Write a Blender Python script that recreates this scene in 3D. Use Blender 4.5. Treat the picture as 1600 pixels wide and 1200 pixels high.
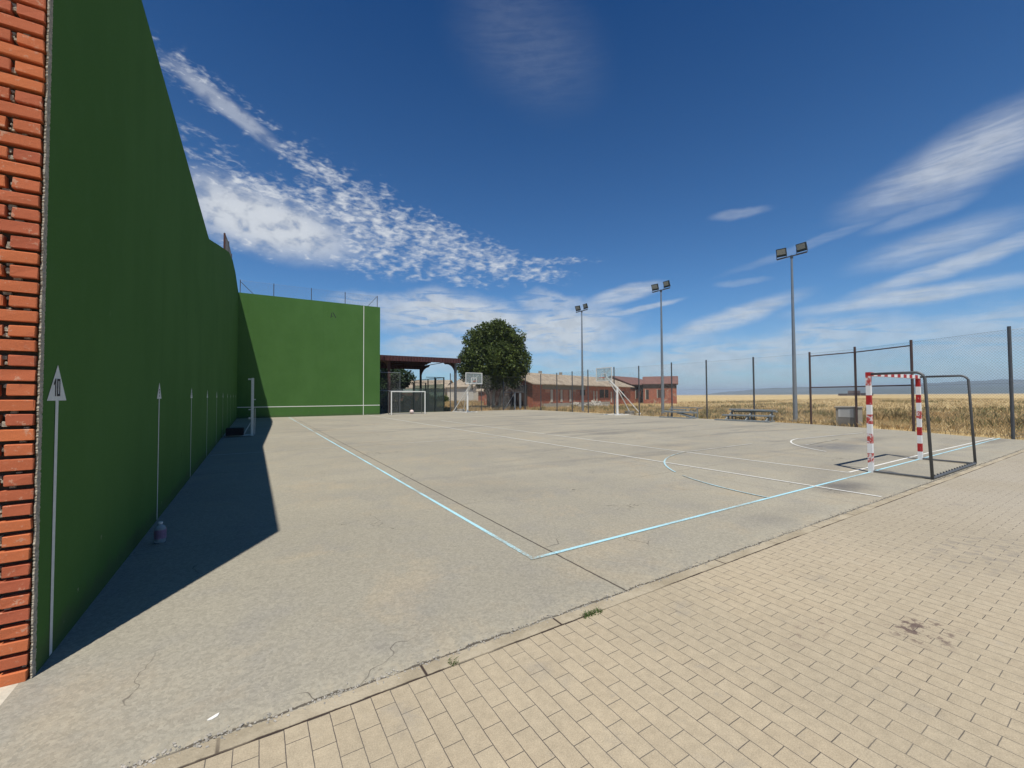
import bpy, math, random
import numpy as np
from mathutils import Vector, Matrix
R = math.radians
random.seed(7); RNG = np.random.default_rng(11)
SC = bpy.context.scene
for o in list(bpy.data.objects): bpy.data.objects.remove(o)
COL = SC.collection

# ------------------------------------------------------------------ camera
CAM = dict(f=650.32, pitch=0.0278, roll=0.005, yaw=0.5553, c=(1.0754, -3.7716, 1.6294))
cd = bpy.data.cameras.new('camera'); cam = bpy.data.objects.new('camera', cd); COL.objects.link(cam)
cd.sensor_width = 36; cd.sensor_fit = 'HORIZONTAL'; cd.lens = 36 * CAM['f'] / 1600; cd.clip_start = .05; cd.clip_end = 60000
cy_, sy_ = math.cos(CAM['yaw']), math.sin(CAM['yaw']); cp_, sp_ = math.cos(CAM['pitch']), math.sin(CAM['pitch'])
rt = Vector((cy_, -sy_, 0)); fw = Vector((sy_ * cp_, cy_ * cp_, sp_)); up = Vector((-sy_ * sp_, -cy_ * sp_, cp_))
cr_, sr_ = math.cos(CAM['roll']), math.sin(CAM['roll'])
rt2 = rt * cr_ - up * sr_; up2 = rt * sr_ + up * cr_
m = Matrix((rt2, up2, -fw)).transposed().to_4x4(); m.translation = Vector(CAM['c']); cam.matrix_world = m
SC.camera = cam
SC.render.engine = 'CYCLES'
SC.render.resolution_x = 1024; SC.render.resolution_y = 768
SC.cycles.samples = 128; SC.cycles.use_denoising = True
SC.cycles.max_bounces = 6; SC.cycles.diffuse_bounces = 3; SC.cycles.transparent_max_bounces = 24; SC.cycles.volume_bounces = 0
SC.view_settings.view_transform = 'Standard'; SC.view_settings.look = 'None'; SC.view_settings.gamma = 1
SC.view_settings.exposure = 0.12

# ------------------------------------------------------------------ sun and sky
SUN_DIR = Vector((-1.36, -2.25, 5.93)).normalized()       # towards the sun
sl = bpy.data.lights.new('sun', 'SUN'); sl.energy = 5.0; sl.angle = R(.53); sl.color = (1, .955, .87)
so = bpy.data.objects.new('sun', sl); COL.objects.link(so); so.location = (-10, -20, 40)
so.rotation_euler = SUN_DIR.to_track_quat('Z', 'Y').to_euler()
world = bpy.data.worlds.new('World'); SC.world = world; world.use_nodes = True

class NT:
    """small helper for node trees"""
    def __init__(s, nt): s.nt = nt; s.N = nt.nodes; s.L = nt.links
    def new(s, t, **k):
        n = s.N.new(t)
        for a, b in k.items(): setattr(n, a, b)
        return n
    def put(s, inp, v):
        if v is None: return
        if isinstance(v, bpy.types.NodeSocket): s.L.new(v, inp)
        else:
            if isinstance(v, tuple) and len(v) == 3 and inp.type == 'RGBA': v = v + (1,)
            inp.default_value = v
    def m(s, op, a, b=None, c=None, clamp=False):
        n = s.new('ShaderNodeMath', operation=op); n.use_clamp = clamp
        s.put(n.inputs[0], a); s.put(n.inputs[1], b); s.put(n.inputs[2], c); return n.outputs[0]
    def v(s, op, a, b=None):
        n = s.new('ShaderNodeVectorMath', operation=op); s.put(n.inputs[0], a); s.put(n.inputs[1], b)
        return n.outputs[1] if op in ('LENGTH', 'DOT_PRODUCT', 'DISTANCE') else n.outputs[0]
    def sep(s, v):
        n = s.new('ShaderNodeSeparateXYZ'); s.put(n.inputs[0], v); return n.outputs
    def comb(s, x, y, z):
        n = s.new('ShaderNodeCombineXYZ'); s.put(n.inputs[0], x); s.put(n.inputs[1], y); s.put(n.inputs[2], z); return n.outputs[0]
    def map(s, v, scale=(1, 1, 1), rot=(0, 0, 0), loc=(0, 0, 0)):
        n = s.new('ShaderNodeMapping'); s.put(n.inputs[0], v); n.inputs['Scale'].default_value = scale
        n.inputs['Rotation'].default_value = rot; n.inputs['Location'].default_value = loc; return n.outputs[0]
    def noise(s, v, scale, detail=4, rough=.55, dist=0, out=0):
        n = s.new('ShaderNodeTexNoise'); s.put(n.inputs['Vector'], v); n.inputs['Scale'].default_value = scale
        n.inputs['Detail'].default_value = detail; n.inputs['Roughness'].default_value = rough; n.inputs['Distortion'].default_value = dist
        return n.outputs[out]
    def vor(s, v, scale, feature='F1', out='Distance', rnd=1):
        n = s.new('ShaderNodeTexVoronoi', feature=feature); s.put(n.inputs['Vector'], v); n.inputs['Scale'].default_value = scale
        n.inputs['Randomness'].default_value = rnd; return n.outputs[out]
    def ramp(s, x, a, b, lo=0., hi=1., smooth=True):
        n = s.new('ShaderNodeMapRange'); n.interpolation_type = 'SMOOTHSTEP' if smooth else 'LINEAR'
        s.put(n.inputs[0], x); n.inputs[1].default_value = a; n.inputs[2].default_value = b; n.inputs[3].default_value = lo; n.inputs[4].default_value = hi
        return n.outputs[0]
    def mix(s, f, a, b, mode='MIX'):
        n = s.new('ShaderNodeMix', data_type='RGBA', blend_type=mode); n.clamp_factor = True
        s.put(n.inputs[0], f); s.put(n.inputs[6], a); s.put(n.inputs[7], b); return n.outputs[2]
    def scale(s, col, f):
        n = s.new('ShaderNodeVectorMath', operation='SCALE'); s.put(n.inputs[0], col); s.put(n.inputs['Scale'], f); return n.outputs[0]

def build_world():
    t = NT(world.node_tree); t.N.clear()
    out = t.new('ShaderNodeOutputWorld'); bg = t.new('ShaderNodeBackground'); t.L.new(bg.outputs[0], out.inputs[0])
    bg.inputs[1].default_value = 0.05
    sky = t.new('ShaderNodeTexSky', sky_type='NISHITA'); sky.sun_disc = False
    sky.sun_elevation = math.asin(SUN_DIR.z); sky.sun_rotation = math.atan2(SUN_DIR.x, SUN_DIR.y)
    sky.altitude = 1100; sky.air_density = 1.0; sky.dust_density = .35; sky.ozone_density = 3.0
    tc = t.new('ShaderNodeTexCoord'); d = t.v('NORMALIZE', tc.outputs['Generated'])
    x, y, z = t.sep(d)
    az = t.m('MULTIPLY', t.m('ARCTAN2', x, y), 57.2958); el = t.m('MULTIPLY', t.m('ARCSINE', z), 57.2958)
    zz = t.m('ADD', t.m('MAXIMUM', z, 0), .05)
    pl = t.comb(t.m('DIVIDE', x, zz), t.m('DIVIDE', y, zz), 0)        # cloud layer plane
    ang = t.comb(az, el, 0)
    hs = t.new('ShaderNodeHueSaturation'); t.put(hs.inputs['Color'], sky.outputs[0]); hs.inputs['Hue'].default_value = .5
    hs.inputs['Saturation'].default_value = SKY_SAT; hs.inputs['Value'].default_value = SKY_VAL
    base = t.mix(t.ramp(el, 13, 44, smooth=False), (1.06, 1.68, 2.04), (.12, .84, 1.40)); base = t.mix(1, hs.outputs[0], base, 'MULTIPLY')
    wob = t.noise(t.map(ang, (.06, .09, 1)), 1, 5, .6, 0, 1)
    wv = t.v('SUBTRACT', wob, (.5, .5, .5)); wx, wy, _ = t.sep(wv)
    azw = t.m('MULTIPLY_ADD', wx, 14, az); elw = t.m('MULTIPLY_ADD', wy, 8, el)
    azs = t.m('MULTIPLY_ADD', wx, 5, az); els = t.m('MULTIPLY_ADD', wy, 2.5, el)
    def blob(a0, e0, ra, re, rot=0, soft=1.0, w=1):
        A, E = (azw, elw) if w else (azs, els)
        c, s_ = math.cos(R(rot)), math.sin(R(rot))
        u = t.m('SUBTRACT', A, a0); v_ = t.m('SUBTRACT', E, e0)
        p = t.m('DIVIDE', t.m('ADD', t.m('MULTIPLY', u, c), t.m('MULTIPLY', v_, s_)), ra)
        q = t.m('DIVIDE', t.m('SUBTRACT', t.m('MULTIPLY', v_, c), t.m('MULTIPLY', u, s_)), re)
        r = t.m('SQRT', t.m('ADD', t.m('MULTIPLY', p, p), t.m('MULTIPLY', q, q)))
        return t.ramp(r, 1.3, .45 / soft)
    def mx(*a):
        r = a[0]
        for b in a[1:]: r = t.m('MAXIMUM', r, b)
        return r
    def sc(a, k): return t.m('MULTIPLY', a, k)
    big = t.noise(ang, .22, 4, .55, .3)
    # rippled altocumulus, top left to centre
    alto = mx(blob(1, 20.6, 11, 4.6, -4, 1, 0), sc(blob(-5, 31.3, 8, 2.1, -18, 1.5, 0), .66), sc(blob(1, 28.6, 6, 1.9, -24, 1.5, 0), .5), sc(blob(8, 25.0, 8, 3.4, -30, 1.5, 0), .76), sc(blob(12, 21.4, 10, 5.6, -18, 1.4, 0), .92),
              sc(blob(20, 20.2, 10, 4.4, -16, 1.5, 0), .86), sc(blob(28, 18.6, 10, 2.9, -14, 1.5, 0), .85), sc(blob(33, 16.8, 9, 1.8, -8, 1.5, 0), .7), sc(blob(14, 16.8, 15, 1.8, -3, 1.5, 0), .7), sc(blob(24, 15.6, 9, 1.3, -4, 1.5, 0), .6), sc(blob(37, 17.8, 7, .6, -2, 1, 0), .7), sc(blob(-6, 25, 6, 3, 0, 1.5, 0), .42))
    rip = t.noise(t.map(ang, (.7, 1.9, 1), (0, 0, R(40))), 1.35, 4, .52, .4)
    rip2 = t.noise(t.map(ang, (1, 1.5, 1), (0, 0, R(25))), .45, 5, .55, .3)
    tex = t.m('ADD', t.m('MULTIPLY', rip, .55), t.m('MULTIPLY', rip2, .55))
    a1 = t.ramp(t.m('ADD', t.m('MULTIPLY', alto, .8), t.m('MULTIPLY', t.m('SUBTRACT', tex, .56), 2.9)), .18, 1.3)
    a1 = t.m('MULTIPLY', a1, t.ramp(alto, 0, .4))
    dens = mx(sc(blob(1, 20.0, 11, 3.4, -8, 1.3, 0), 1), sc(blob(-3, 30.2, 6, 1.0, -25, 1, 0), .5)); a1 = t.m('MAXIMUM', a1, t.m('MULTIPLY', dens, t.ramp(rip2, .26, .52, .35, .95)))
    # streaky cirrus, right and low
    cir = mx(sc(blob(79.5, 21.2, 8.5, 2.8, 14, 2.4, 0), .85), sc(blob(76.5, 17.3, 4, .8, 10, 1, 0), .3), sc(blob(77.5, 14.2, 6.5, 1.7, 9, 2.4, 0), .62), sc(blob(79, 12.0, 10, .95, 16, 1.8, 0), .85), sc(blob(76, 9.4, 10, .9, 3, 1.8, 0), 1),
             sc(blob(60.0, 9.2, 7.5, 1.15, 15, 1.3, 0), 1), sc(blob(47, 13.0, 5, 1.1, 10, 1, 0), .9), sc(blob(50, 11.2, 4.5, .35, 10, 1, 0), .7), sc(blob(61, 21.0, 3, .6, 0, 1, 0), .35), sc(blob(61, 13.2, 2.6, .4, 0, 1, 0), .3),
             sc(blob(52, 7.2, 6, .7, 3, 1, 0), .6), sc(blob(34, 41, 11, 6, -20, 3.2, 0), .11),
             sc(blob(68, 16.4, 9, .5, 14, 1, 0), .22))
    st = t.noise(t.map(ang, (.25, 1.9, 1), (0, 0, R(-14))), .9, 6, .6, .5)
    a2 = t.m('MULTIPLY', cir, t.ramp(st, .25, .68, .5, 1.0))
    # bright layered bank above the horizon, centre
    low = mx(blob(25, 10.6, 14, 2.9, -3, 1.3), blob(37, 9.0, 11, 2.8, 2, 1.3), sc(blob(30, 7.0, 18, 1.2, 0), .8), sc(blob(16, 11.8, 7, 1.5, 0), .6), sc(blob(37, 12.6, 5, 1.6, -10), .6), sc(blob(46, 4.5, 16, 1.6, 0), .55), sc(blob(22, 5.0, 12, 1.6, 0), .55), sc(blob(60, 5.0, 18, 2.2, 3), .75), sc(blob(80, 5.2, 13, 2.2, 4), .6), sc(blob(70, 2.5, 30, 2.2, 0), .42))
    st2 = t.noise(t.map(ang, (.13, .75, 1), (0, 0, R(4))), 1.3, 6, .58, .9)
    a3 = t.m('MULTIPLY', low, t.ramp(st2, .31, .53, .22, 1.0))
    veil = t.m('MULTIPLY', t.ramp(el, 14, 0), t.ramp(big, .3, .7, .15, .5))
    inv = t.m('MULTIPLY', t.m('SUBTRACT', 1, t.m('MULTIPLY', a1, .95)), t.m('SUBTRACT', 1, t.m('MULTIPLY', a2, .8)))
    inv = t.m('MULTIPLY', inv, t.m('MULTIPLY', t.m('SUBTRACT', 1, t.m('MULTIPLY', a3, .9)), t.m('SUBTRACT', 1, t.m('MULTIPLY', veil, .55))))
    # clouds elsewhere in the sky, away from this view
    away = t.ramp(t.m('ABSOLUTE', t.m('SUBTRACT', az, 38)), 62, 80)
    other = t.m('MULTIPLY', t.m('MULTIPLY', away, t.ramp(big, .5, .68)), t.m('MULTIPLY', t.ramp(el, 50, 25), .25))
    cov = t.m('SUBTRACT', 1, t.m('MULTIPLY', inv, t.m('SUBTRACT', 1, other)), clamp=True)
    elc = t.ramp(el, 0, 22, 0, 1)
    ccol = t.mix(elc, CLOUD_LOW, CLOUD_HIGH)
    ccol = t.mix(t.ramp(rip2, .35, .6), t.scale(ccol, .86), ccol)
    t.put(bg.inputs[0], t.mix(cov, base, ccol))
SKY_SAT, SKY_VAL = 1.12, 1.0
CLOUD_LOW, CLOUD_HIGH = (10.6, 11.8, 12.8), (12.6, 13.2, 14.0)
build_world()

# ------------------------------------------------------------------ materials
MAT = {}
def mat(name):
    m_ = bpy.data.materials.new(name); m_.use_nodes = True; t = NT(m_.node_tree); t.N.clear()
    out = t.new('ShaderNodeOutputMaterial'); p = t.new('ShaderNodeBsdfPrincipled'); t.L.new(p.outputs[0], out.inputs[0])
    MAT[name] = m_; t.p = p; t.out = out; t.m_ = m_
    p.inputs['Roughness'].default_value = .8; p.inputs['Specular IOR Level'].default_value = .25
    return t
def pos(t): return t.new('ShaderNodeNewGeometry').outputs['Position']
def objc(t): return t.new('ShaderNodeTexCoord').outputs['Object']
def bump(t, h, strength=.5, dist=.01):
    b = t.new('ShaderNodeBump'); b.inputs['Strength'].default_value = strength; b.inputs['Distance'].default_value = dist
    t.put(b.inputs['Height'], h); t.put(t.p.inputs['Normal'], b.outputs[0])
def simple(name, col, rough=.6, metal=0, var=.25, scale=8, bmp=0, spec=.3):
    t = mat(name); P = objc(t)
    n = t.noise(P, scale, 5, .6); n2 = t.noise(P, scale * 6, 3, .6)
    f = t.m('ADD', t.m('MULTIPLY', t.m('SUBTRACT', n, .5), var * 2), t.m('MULTIPLY', t.m('SUBTRACT', n2, .5), var))
    t.put(t.p.inputs['Base Color'], t.scale(col, t.m('ADD', f, 1)))
    t.p.inputs['Roughness'].default_value = rough; t.p.inputs['Metallic'].default_value = metal; t.p.inputs['Specular IOR Level'].default_value = spec
    if bmp: bump(t, n2, bmp, .01)
    return t

def concrete_nodes(t):
    """colour and height of the court concrete, shared by the slab and the worn paint"""
    P = pos(t); x, y, z = t.sep(P)
    w = t.v('SUBTRACT', t.noise(P, .9, 4, .6, 0, 1), (.5, .5, .5))
    Pw = t.v('ADD', P, t.scale(w, .5))
    big = t.noise(P, .18, 5, .6, .5); mid = t.noise(P, 1.3, 6, .65, .2); fine = t.noise(P, 22, 5, .7); grain = t.noise(P, 160, 3, .7)
    col = t.mix(t.ramp(big, .35, .66), (.274, .252, .200), (.318, .291, .228))
    col = t.mix(t.m('MULTIPLY', t.ramp(mid, .45, .72), .5), col, (.235, .222, .196))
    col = t.mix(t.m('MULTIPLY', t.ramp(t.noise(P, .7, 6, .7, .4), .5, .68), .5), col, (.345, .29, .205))
    # sweeping dark smears
    sm = t.noise(t.map(P, (.14, .8, 1), (0, 0, R(-8))), 1.0, 6, .62, .8)
    far = t.ramp(t.v('DISTANCE', P, (17, 15, 0)), 19, 9)
    col = t.mix(t.m('MULTIPLY', t.m('MULTIPLY', t.ramp(sm, .53, .68), .55), t.m('ADD', far, .16)), col, (.14, .135, .128))
    def stain(cx, cy, rx, ry, rot, k, c=(.085, .082, .085)):
        nonlocal col
        q = t.map(Pw, (1, 1, 1), (0, 0, 0), (-cx, -cy, 0)); q = t.map(q, (1 / rx, 1 / ry, 0), (0, 0, R(rot)))
        r = t.v('LENGTH', q); f = t.m('MULTIPLY', t.ramp(r, 1.2, .1), t.ramp(mid, .2, .6, .35, 1))
        col = t.mix(t.m('MULTIPLY', f, k), col, c)
    stain(9.85, -.55, .9, .45, 0, .7); stain(16.3, 1.9, 1.7, 1.1, 0, .62, (.11, .115, .13)); stain(15.6, .2, 1.6, .8, 0, .35)
    stain(19.5, 2.2, 2.5, .6, 0, .35); stain(22.5, -.3, 1.8, .35, 0, .5); stain(14, 9.2, 3.0, .5, -10, .45); stain(20, 13, 4, .5, -12, .45)
    stain(12, 5, 2, .5, 20, .25); stain(22, 17, 4, .6, -20, .4); stain(19, 24, 5, .8, -25, .35); stain(17.5, 27, 4, .5, -20, .35); stain(21.5, 8, 3, .5, -5, .3)
    stain(4.5, 3, 2.0, 1.2, 20, .15); stain(7.2, -.9, 1.2, .3, 0, .18)
    col = t.mix(t.m('MULTIPLY', t.ramp(t.vor(P, 1.7), .05, .02), .25), col, (.1, .09, .08))
    # aggregate speckle
    sp = t.vor(P, 60, out='Color'); sx, _, _ = t.sep(sp)
    col = t.scale(col, t.m('ADD', .30, t.m('ADD', t.m('MULTIPLY', sx, .24), t.m('ADD', t.m('MULTIPLY', fine, .42), t.m('MULTIPLY', grain, .74)))))
    # slab joints
    def near(c, p0, wd, wob):
        c = t.m('ADD', c, t.m('MULTIPLY', t.m('SUBTRACT', t.noise(P, wob[0], 3, .6), .5), wob[1]))
        return t.ramp(t.m('ABSOLUTE', t.m('SUBTRACT', c, p0)), wd, wd * .35)
    lines = t.m('MULTIPLY', near(x, 3.73, .014, (6, .02)), .85)
    def pp(c, per, off):
        return t.m('ADD', t.m('PINGPONG', t.m('ADD', c, off), per / 2), 0)
    jy = t.m('PINGPONG', t.m('ADD', t.m('ADD', y, 50 - 5.2), t.m('MULTIPLY', t.noise(P, 4, 3, .6), .04)), 2.6)
    jx = t.m('PINGPONG', t.m('ADD', x, 50 - 3.73), 2.5)
    lines = t.m('MAXIMUM', lines, t.m('MULTIPLY', t.ramp(jy, .014, .004), t.ramp(big, .4, .6, .1, .5)))
    lines = t.m('MAXIMUM', lines, t.m('MULTIPLY', t.ramp(jx, .012, .004), t.m('MULTIPLY', t.ramp(x, 5, 8), .3)))
    cr = t.vor(t.v('ADD', P, t.scale(w, 1.4)), .33, 'DISTANCE_TO_EDGE')
    ck = t.m('MULTIPLY', t.ramp(cr, .0022, .0006), t.ramp(t.noise(P, .9, 3, .5), .5, .6))
    lines = t.m('MAXIMUM', lines, t.m('MULTIPLY', ck, .6))
    # broken edge by the paving
    ed = t.m('ADD', y, t.m('MULTIPLY', t.m('SUBTRACT', t.noise(P, 3.2, 6, .7), .5), .13))
    e1 = t.ramp(t.m('ABSOLUTE', t.m('ADD', ed, 1.283)), .014, .005)
    e1 = t.m('MULTIPLY', e1, t.ramp(t.noise(P, 1.1, 3, .6), .35, .5, .4, 1))
    lines = t.m('MAXIMUM', lines, t.m('MULTIPLY', e1, .8))
    rub = t.m('MULTIPLY', t.ramp(ed, -1.08, -1.25), t.ramp(t.noise(P, 14, 4, .7), .45, .65))
    col = t.mix(t.m('MULTIPLY', rub, .55), col, (.40, .35, .26))
    col = t.mix(lines, col, (.045, .036, .03))
    h = t.m('SUBTRACT', t.m('ADD', t.m('MULTIPLY', fine, .4), t.m('MULTIPLY', grain, .5)), t.m('MULTIPLY', lines, 2.5))
    return P, col, h, mid, fine
t = mat('court_concrete'); t.p.inputs['Specular IOR Level'].default_value = .1; P, c, h, _, _ = concrete_nodes(t); t.put(t.p.inputs['Base Color'], c); bump(t, h, .45, .006); t.p.inputs['Roughness'].default_value = .88
def paint(name, rgb, wear):
    t = mat(name); P, c, h, mid, fine = concrete_nodes(t)
    n = t.m('ADD', t.m('MULTIPLY', t.noise(P, .5, 4, .6), .9), t.m('MULTIPLY', t.noise(P, 35, 5, .7), .5))
    f = t.ramp(n, wear, wear + .2, .93, .05)
    t.put(t.p.inputs['Base Color'], t.mix(f, c, t.scale(rgb, t.m('ADD', .85, t.m('MULTIPLY', fine, .3))))); bump(t, h, .3, .005)
paint('white_paint', (.68, .67, .62), .74); paint('faded_white_paint', (.55, .53, .48), .60); paint('blue_paint', (.36, .62, .70), .68); paint('faded_blue_paint', (.37, .54, .58), .63)

t = mat('paving')          # running bond of 0.10 x 0.20 m blocks laid along Y
P = pos(t); wq = t.v('SUBTRACT', t.noise(P, 1.2, 3, .6, 0, 1), (.5, .5, .5)); wq2 = t.v('SUBTRACT', t.noise(P, 30, 3, .6, 0, 1), (.5, .5, .5))
Pw = t.v('ADD', t.v('ADD', P, t.scale(wq, .018)), t.scale(wq2, .0035))
x, y, z = t.sep(Pw)
bx_ = t.new('ShaderNodeTexBrick'); t.put(bx_.inputs['Vector'], t.comb(t.m('ADD', y, 1.41), t.m('ADD', x, .025 + 100 * .1035), 0))
bx_.offset = .5; bx_.offset_frequency = 2; bx_.squash = 1
for k, v_ in (('Scale', 1), ('Mortar Size', .0022), ('Mortar Smooth', .25), ('Bias', 0), ('Brick Width', .207), ('Row Height', .1035)): bx_.inputs[k].default_value = v_
bx_.inputs['Color1'].default_value = (.385, .315, .215, 1); bx_.inputs['Color2'].default_value = (.41, .34, .235, 1); bx_.inputs['Mortar'].default_value = (.1, .09, .08, 1)
big = t.noise(P, .35, 5, .6); fine = t.noise(P, 18, 5, .7); gr = t.noise(P, 140, 3, .8)
vs = t.vor(P, 9.0, out='Color'); c = bx_.outputs['Color']
gx, gy, _ = t.sep(P)
c = t.mix(t.m('MULTIPLY', t.ramp(gx, 3, 12), .7), c, (.32, .292, .24))            # greyer paving further along
mf = bx_.outputs['Fac']
c = t.mix(t.m('MULTIPLY', t.ramp(big, .4, .65), .55), c, (.31, .265, .19))
c = t.mix(t.m('MULTIPLY', t.m('MULTIPLY', t.ramp(t.noise(P, 2.2, 5, .65), .58, .75), .45), t.m('SUBTRACT', 1, mf)), c, (.23, .21, .18))
c = t.scale(c, t.m('ADD', .17, t.m('ADD', t.m('MULTIPLY', fine, .6), t.m('MULTIPLY', gr, 1.06))))
c = t.mix(t.m('MULTIPLY', mf, t.ramp(t.noise(P, 1.7, 4, .65), .35, .65, .2, .98)), c, (.085, .072, .062))
c = t.mix(t.m('MULTIPLY', t.ramp(t.noise(P, 7, 5, .7), .60, .72), .3), c, (.22, .21, .19))
def pst(cx, cy, rx, ry, k, colr, thr=(.5, .6), sc_=9):
    global c
    q = t.map(Pw, (1, 1, 1), (0, 0, 0), (-cx, -cy, 0)); q = t.map(q, (1 / rx, 1 / ry, 0))
    c = t.mix(t.m('MULTIPLY', t.m('MULTIPLY', t.ramp(t.v('LENGTH', q), 1.2, .4), t.ramp(t.noise(P, sc_, 5, .7), *thr)), k), c, colr)
pst(5.0, -2.78, .32, .22, .8, (.075, .045, .045)); pst(4.35, -2.38, .35, .1, .5, (.12, .08, .07)); pst(7.5, -2.6, 1.2, .5, .4, (.15, .14, .13))
t.put(t.p.inputs['Base Color'], c); t.p.inputs['Roughness'].default_value = .9
bump(t, t.m('SUBTRACT', t.m('ADD', t.m('MULTIPLY', gr, .5), t.m('MULTIPLY', fine, .4)), t.m('MULTIPLY', mf, 3)), .5, .004)

t = mat('kerb'); P = pos(t)
x, y, z = t.sep(P); fine = t.noise(P, 25, 5, .7); gr = t.noise(P, 110, 3, .8)
jn = t.ramp(t.m('PINGPONG', t.m('ADD', x, 50.05), .5), .012, .004)
jn = t.m('MULTIPLY', jn, t.ramp(t.noise(P, .8, 2, .5), .42, .5))
c = t.mix(t.ramp(t.noise(P, 2.5, 5, .65), .35, .65), (.31, .26, .18), (.42, .36, .26))
c = t.scale(c, t.m('ADD', .6, t.m('ADD', t.m('MULTIPLY', fine, .4), t.m('MULTIPLY', gr, .4))))
ed = t.m('ABSOLUTE', t.m('ADD', t.m('ADD', y, 1.41), t.m('MULTIPLY', t.m('SUBTRACT', t.noise(P, 5, 5, .7), .5), .03)))
dk = t.m('MULTIPLY', t.ramp(ed, .014, .004), t.ramp(t.noise(P, .9, 3, .6), .4, .55, .3, 1))
c = t.mix(t.m('MAXIMUM', dk, jn), c, (.05, .035, .028)); t.put(t.p.inputs['Base Color'], c); t.p.inputs['Roughness'].default_value = .95
bump(t, t.m('SUBTRACT', t.m('ADD', fine, gr), t.m('MULTIPLY', dk, 3)), .8, .008)

def green(name, k=1.0):
    t = mat(name); P = pos(t); fine = t.noise(P, 60, 5, .7); big = t.noise(P, .5, 5, .6)
    st = t.noise(t.map(P, (.9, .9, .35)), 1, 5, .6); mid = t.noise(P, 5, 4, .6)
    x, y, z = t.sep(P)
    c = t.mix(t.ramp(t.m('ADD', t.m('MULTIPLY', big, .5), t.m('MULTIPLY', st, .5)), .38, .62), (.061, .139, .036), (.070, .154, .042))
    c = t.mix(t.m('MULTIPLY', t.ramp(mid, .5, .75), .3), c, (.075, .16, .055))
    # panel seams, each slightly off in tone
    seam = t.m('MAXIMUM', t.ramp(t.m('PINGPONG', t.m('ADD', x, 10.05), 2.67), .02, .006), t.ramp(t.m('PINGPONG', t.m('ADD', y, 20.4), 2.4), .02, .006))
    c = t.mix(t.m('MULTIPLY', seam, .22), c, (.03, .07, .02))
    sc_ = t.m('MULTIPLY', t.ramp(t.noise(P, 3.1, 6, .75), .655, .70), t.ramp(z, 2.2, .2, 0.0, .75))
    c = t.mix(sc_, c, (.22, .27, .16))
    c = t.mix(t.m('MULTIPLY', t.ramp(t.m('SUBTRACT', z, t.m('MULTIPLY', mid, .25)), .12, -.05), .45), c, (.07, .08, .05))
    dots = t.m('MULTIPLY', t.ramp(t.vor(P, 1.1), .045, .03), t.ramp(t.noise(P, .9, 2, .5), .42, .55)); c = t.mix(t.m('MULTIPLY', dots, .35), c, (.12, .20, .09))
    d2 = t.m('MULTIPLY', t.ramp(t.vor(t.v('ADD', P, (3.3, 1.7, .4)), .8), .06, .035), .3); c = t.mix(d2, c, (.03, .07, .025))
    t.put(t.p.inputs['Base Color'], t.scale(c, t.m('ADD', .82, t.m('MULTIPLY', fine, .36)))); t.p.inputs['Roughness'].default_value = .95; t.p.inputs['Specular IOR Level'].default_value = .04
    bump(t, t.m('ADD', fine, t.m('MULTIPLY', mid, 1.5)), .35, .01)
green('green_render')
t = mat('brick'); P = objc(t); gi = t.new('ShaderNodeNewGeometry')
at_ = t.new('ShaderNodeAttribute', attribute_name='tone'); tone = t.m('ADD', at_.outputs['Fac'], 0)
n = t.noise(P, 28, 6, .7); n2 = t.noise(P, 190, 4, .75)
c = t.mix(tone, (.58, .17, .062), (.42, .11, .055)); c = t.mix(t.m('MULTIPLY', t.ramp(t.noise(P, 14, 6, .75), .57, .62), .6), c, (.55, .36, .25)); c = t.mix(t.ramp(n, .55, .75), c, (.56, .24, .14))
c = t.mix(t.m('MULTIPLY', t.ramp(t.noise(P, 9, 5, .7), .6, .72), .5), c, (.30, .08, .05))
t.put(t.p.inputs['Base Color'], t.scale(c, t.m('ADD', .7, t.m('MULTIPLY', n2, .6)))); bump(t, t.m('ADD', n, n2), .6, .006); t.p.inputs['Roughness'].default_value = .85
t = mat('mortar'); P = objc(t); n = t.noise(P, 40, 6, .75)
t.put(t.p.inputs['Base Color'], t.mix(t.ramp(n, .35, .65), (.30, .27, .21), (.55, .50, .40))); bump(t, n, 1, .02); t.p.inputs['Roughness'].default_value = .95
simple('shaded_mortar', (.07, .055, .042), .95, 0, .5, 30, .8)  # mortar colour darkened to paint in the shadow of the deep joints
def brickwork(name, c1, c2, mort, sc=1., rot=None, patch=None):
    t = mat(name); P = objc(t); x, y, z = t.sep(P)
    b = t.new('ShaderNodeTexBrick'); t.put(b.inputs['Vector'], t.comb(t.m('ADD', x, y), z, 0))
    b.inputs['Scale'].default_value = 1; b.inputs['Brick Width'].default_value = .25 * sc; b.inputs['Row Height'].default_value = .085 * sc; b.inputs['Mortar Size'].default_value = .012 * sc
    b.inputs['Color1'].default_value = c1 + (1,); b.inputs['Color2'].default_value = c2 + (1,); b.inputs['Mortar'].default_value = mort + (1,)
    c = b.outputs['Color']; n = t.noise(P, .7, 5, .65)
    c = t.mix(t.m('MULTIPLY', t.ramp(n, .5, .7), .5), c, t.scale(c1, .5))
    if patch: c = t.mix(t.m('MULTIPLY', t.ramp(t.noise(P, .8, 6, .75, .5), .56, .62), .75), c, patch)
    t.put(t.p.inputs['Base Color'], t.scale(c, t.m('ADD', .75, t.m('MULTIPLY', t.noise(P, 6, 5, .7), .5)))); bump(t, b.outputs['Fac'], -.4, .01)
brickwork('rough_brick', (.42, .13, .07), (.52, .18, .09), (.30, .26, .2)); brickwork('barn_brick', (.29, .068, .036), (.42, .115, .055), (.18, .12, .085), 1.4, patch=(.33, .27, .19))
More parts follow.
